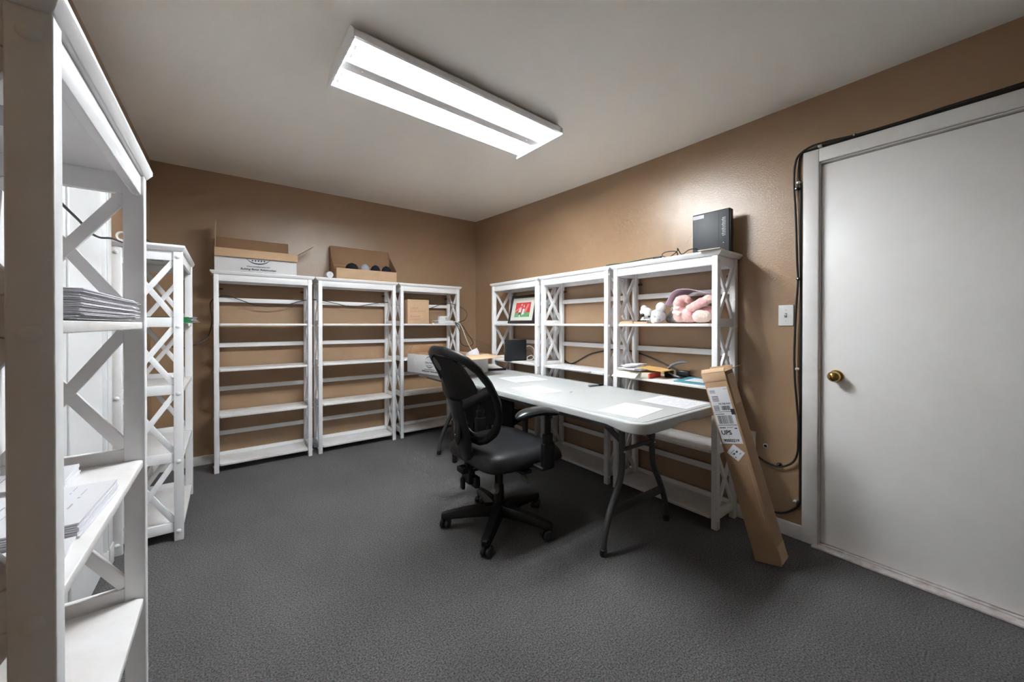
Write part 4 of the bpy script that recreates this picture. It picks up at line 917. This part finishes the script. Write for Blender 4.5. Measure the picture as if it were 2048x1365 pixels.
def form_stack(cx, cy, w, h, n, rz, label, group, z=S3, th=.0036):
    proto = None
    for k in range(n):
        if proto is None:
            proto = thing('printed_form', label, 'printed form', (0,0,0), 0, group)
            obj('sheets', MB().box(-w/2, w/2, -h/2, h/2, 0, th-.0006), 'paper', proto)
            rr = [(w*(-.42), -h*.45+h*.9*j/14, .0018, RN.uniform(.01,.03)) for j in range(14) if RN.random() < .8]
            for q in range(9): rr += [(w*(-.34+.085*q), -h*.44+h*.86*j/11, RN.choice((.0012,.002,.003)), RN.uniform(.004,.03)) for j in range(11) if RN.random() < (.25,.7,.55,.3,.75,.4,.2,.6,.3)[q]]
            obj('printed_text', rects_mb(rr, (0,0,th-.0006), (1,0,0), (0,1,0)), 'greyink', proto); o = proto
        else: o = copy_tree(proto)
        o.location = (cx+RN.uniform(-.002,.002), cy+RN.uniform(-.002,.002), z + th*k); o.rotation_euler = (0, 0, rz+RN.uniform(-.01,.01)); o['label'] = label
form_stack(-.306, 1.048, .225, .215, 7, -.05, 'printed form in the stack at the middle of the near bookcase shelf', 'printed forms stacked mid-shelf on the near bookcase')
form_stack(-.306, .848, .215, .155, 2, .03, 'printed form in the low pile on the near bookcase shelf, close to its front post', 'printed forms in a low pile on the near bookcase')
form_stack(-.350, 1.250, .15, .13, 8, .04, 'folded sheet in the thick pile at the back of the near bookcase shelf', 'folded sheets piled at the back of the near bookcase')

# far left bookcase
for k, (dx, dz, lab) in enumerate(((.000, 0.0, 'lowest green folder in the stack on the left-wall bookcase'), (-.006, .0086, 'second green folder from the bottom on the left-wall bookcase'),
                                   (-.014, .0172, 'third green folder from the bottom on the left-wall bookcase'), (-.010, .0258, 'topmost green folder in the stack on the left-wall bookcase'))):
    t = thing('folder', lab, 'folder', (-.430, 2.755, S4 + dz), 0, 'green folders on the left-wall bookcase')
    obj('cover', MB().box(0, .268+dx, 0, .30, 0, .0078), 'green', t, bevel=.0008)
    obj('pages', MB().sheet([[(.262+dx+.030*i/3, .01+.27*j/3, .0036+.004*i/3) for j in range(4)] for i in range(4)], .0015), 'paper', t, label='white paper edges')
t = thing('tape_roll', 'white roll of tape standing on top of the left-wall bookcase', 'tape roll', (-.425, 2.715, HT+.0247), .0)
obj('tape', MB().lathe([(.018,0),(.024,0),(.024,.018),(.018,.018),(.018,.0)], (0,0,0), 'y', 28, cap=False), 'whiteplastic', t, smooth=True)
obj('core', MB().lathe([(.0165,.001),(.018,.001),(.018,.017),(.0165,.017),(.0165,.001)], (0,0,0), 'y', 28, cap=False), 'mount', t, smooth=True)
cable('wall_cable', 'black cable sagging from the white door onto the left-wall bookcase top', [(-.40,1.44,1.60),(-.40,1.55,1.575),(-.40,1.70,1.540),(-.40,1.913,1.520),(-.40,2.03,1.506),(-.395,2.136,1.507),(-.385,2.26,1.527),(-.37,2.40,1.535),(-.365,2.52,1.557),(-.34,2.63,1.598),(-.32,2.70,1.597),(-.30,2.82,1.597),(-.28,3.2,1.597)], .004)
cable('wall_cable', 'thin black cable swagged behind the back-wall bookcases', [(-.34,3.60,1.02),(-.28,3.68,.99),(-.20,3.76,1.012),(-.125,3.80,1.065),(-.100,3.86,1.20),(-.110,3.91,1.335),(-0.078,3.942,1.383),(-0.009,3.942,1.407),(0.102,3.942,1.369),(0.198,3.942,1.334),(0.319,3.942,1.324),(0.434,3.942,1.345),(0.533,3.942,1.381),(0.621,3.942,1.399),(0.700,3.942,1.397),(0.832,3.942,1.372),(0.992,3.942,1.343),(1.137,3.942,1.368),(1.316,3.942,1.400),(1.429,3.942,1.377),(1.62,3.942,1.340),(1.775,3.92,1.338),(1.92,3.85,1.395),(2.0,3.80,1.400),(2.10,3.795,1.378),(2.16,3.75,1.335),(2.178,3.729,1.278),(2.14,3.729,1.215),(2.06,3.729,1.192),(2.02,3.7295,1.190)], .0035)
cable('power_cable', 'black cable loop hanging at the corner beside the white puck', [(2.03,3.727,1.183),(2.09,3.722,1.165),(2.125,3.71,1.136),(2.16,3.71,1.08),(2.23,3.71,.991),(2.244,3.71,.94),(2.172,3.71,.919),(2.095,3.71,.95),(2.076,3.71,1.023),(2.075,3.71,1.08),(2.05,3.718,1.15),(2.02,3.724,1.18)], .0035)
cable('network_cable', 'white cable hanging from the corner bookcase down to the table', [(2.02,3.7265,1.2015),(2.075,3.715,1.175),(2.112,3.708,1.108),(2.158,3.69,.976),(2.21,3.66,.86),(2.235,3.58,.76),(2.20,3.48,.70)], .0045, 'cablewhite')
cable('thin_cable', 'thin grey cable strung from the corner bookcase to the router bookcase', [(2.03,3.728,1.176),(2.10,3.735,1.13),(2.17,3.76,1.075),(2.29,3.80,1.00),(2.43,3.70,.93),(2.468,3.45,.86),(2.4705,3.27,.80)], .002, 'cablegrey')

# ------------------------------------------------------------------ render look
M['tube'].node_tree.nodes['Principled BSDF'].inputs['Emission Strength'].default_value = 24
SC.view_settings.view_transform = 'Standard'; SC.view_settings.look = 'None'
SC.view_settings.gamma = 1; SC.view_settings.exposure = 2.15; SC.view_settings.use_curve_mapping = False
wd = bpy.data.worlds.new('world'); SC.world = wd; wd.use_nodes = True
wd.node_tree.nodes['Background'].inputs[0].default_value = (0.02, 0.02, 0.02, 1)
SC.cycles.use_denoising = True
SC.cycles.max_bounces = 12; SC.cycles.diffuse_bounces = 8
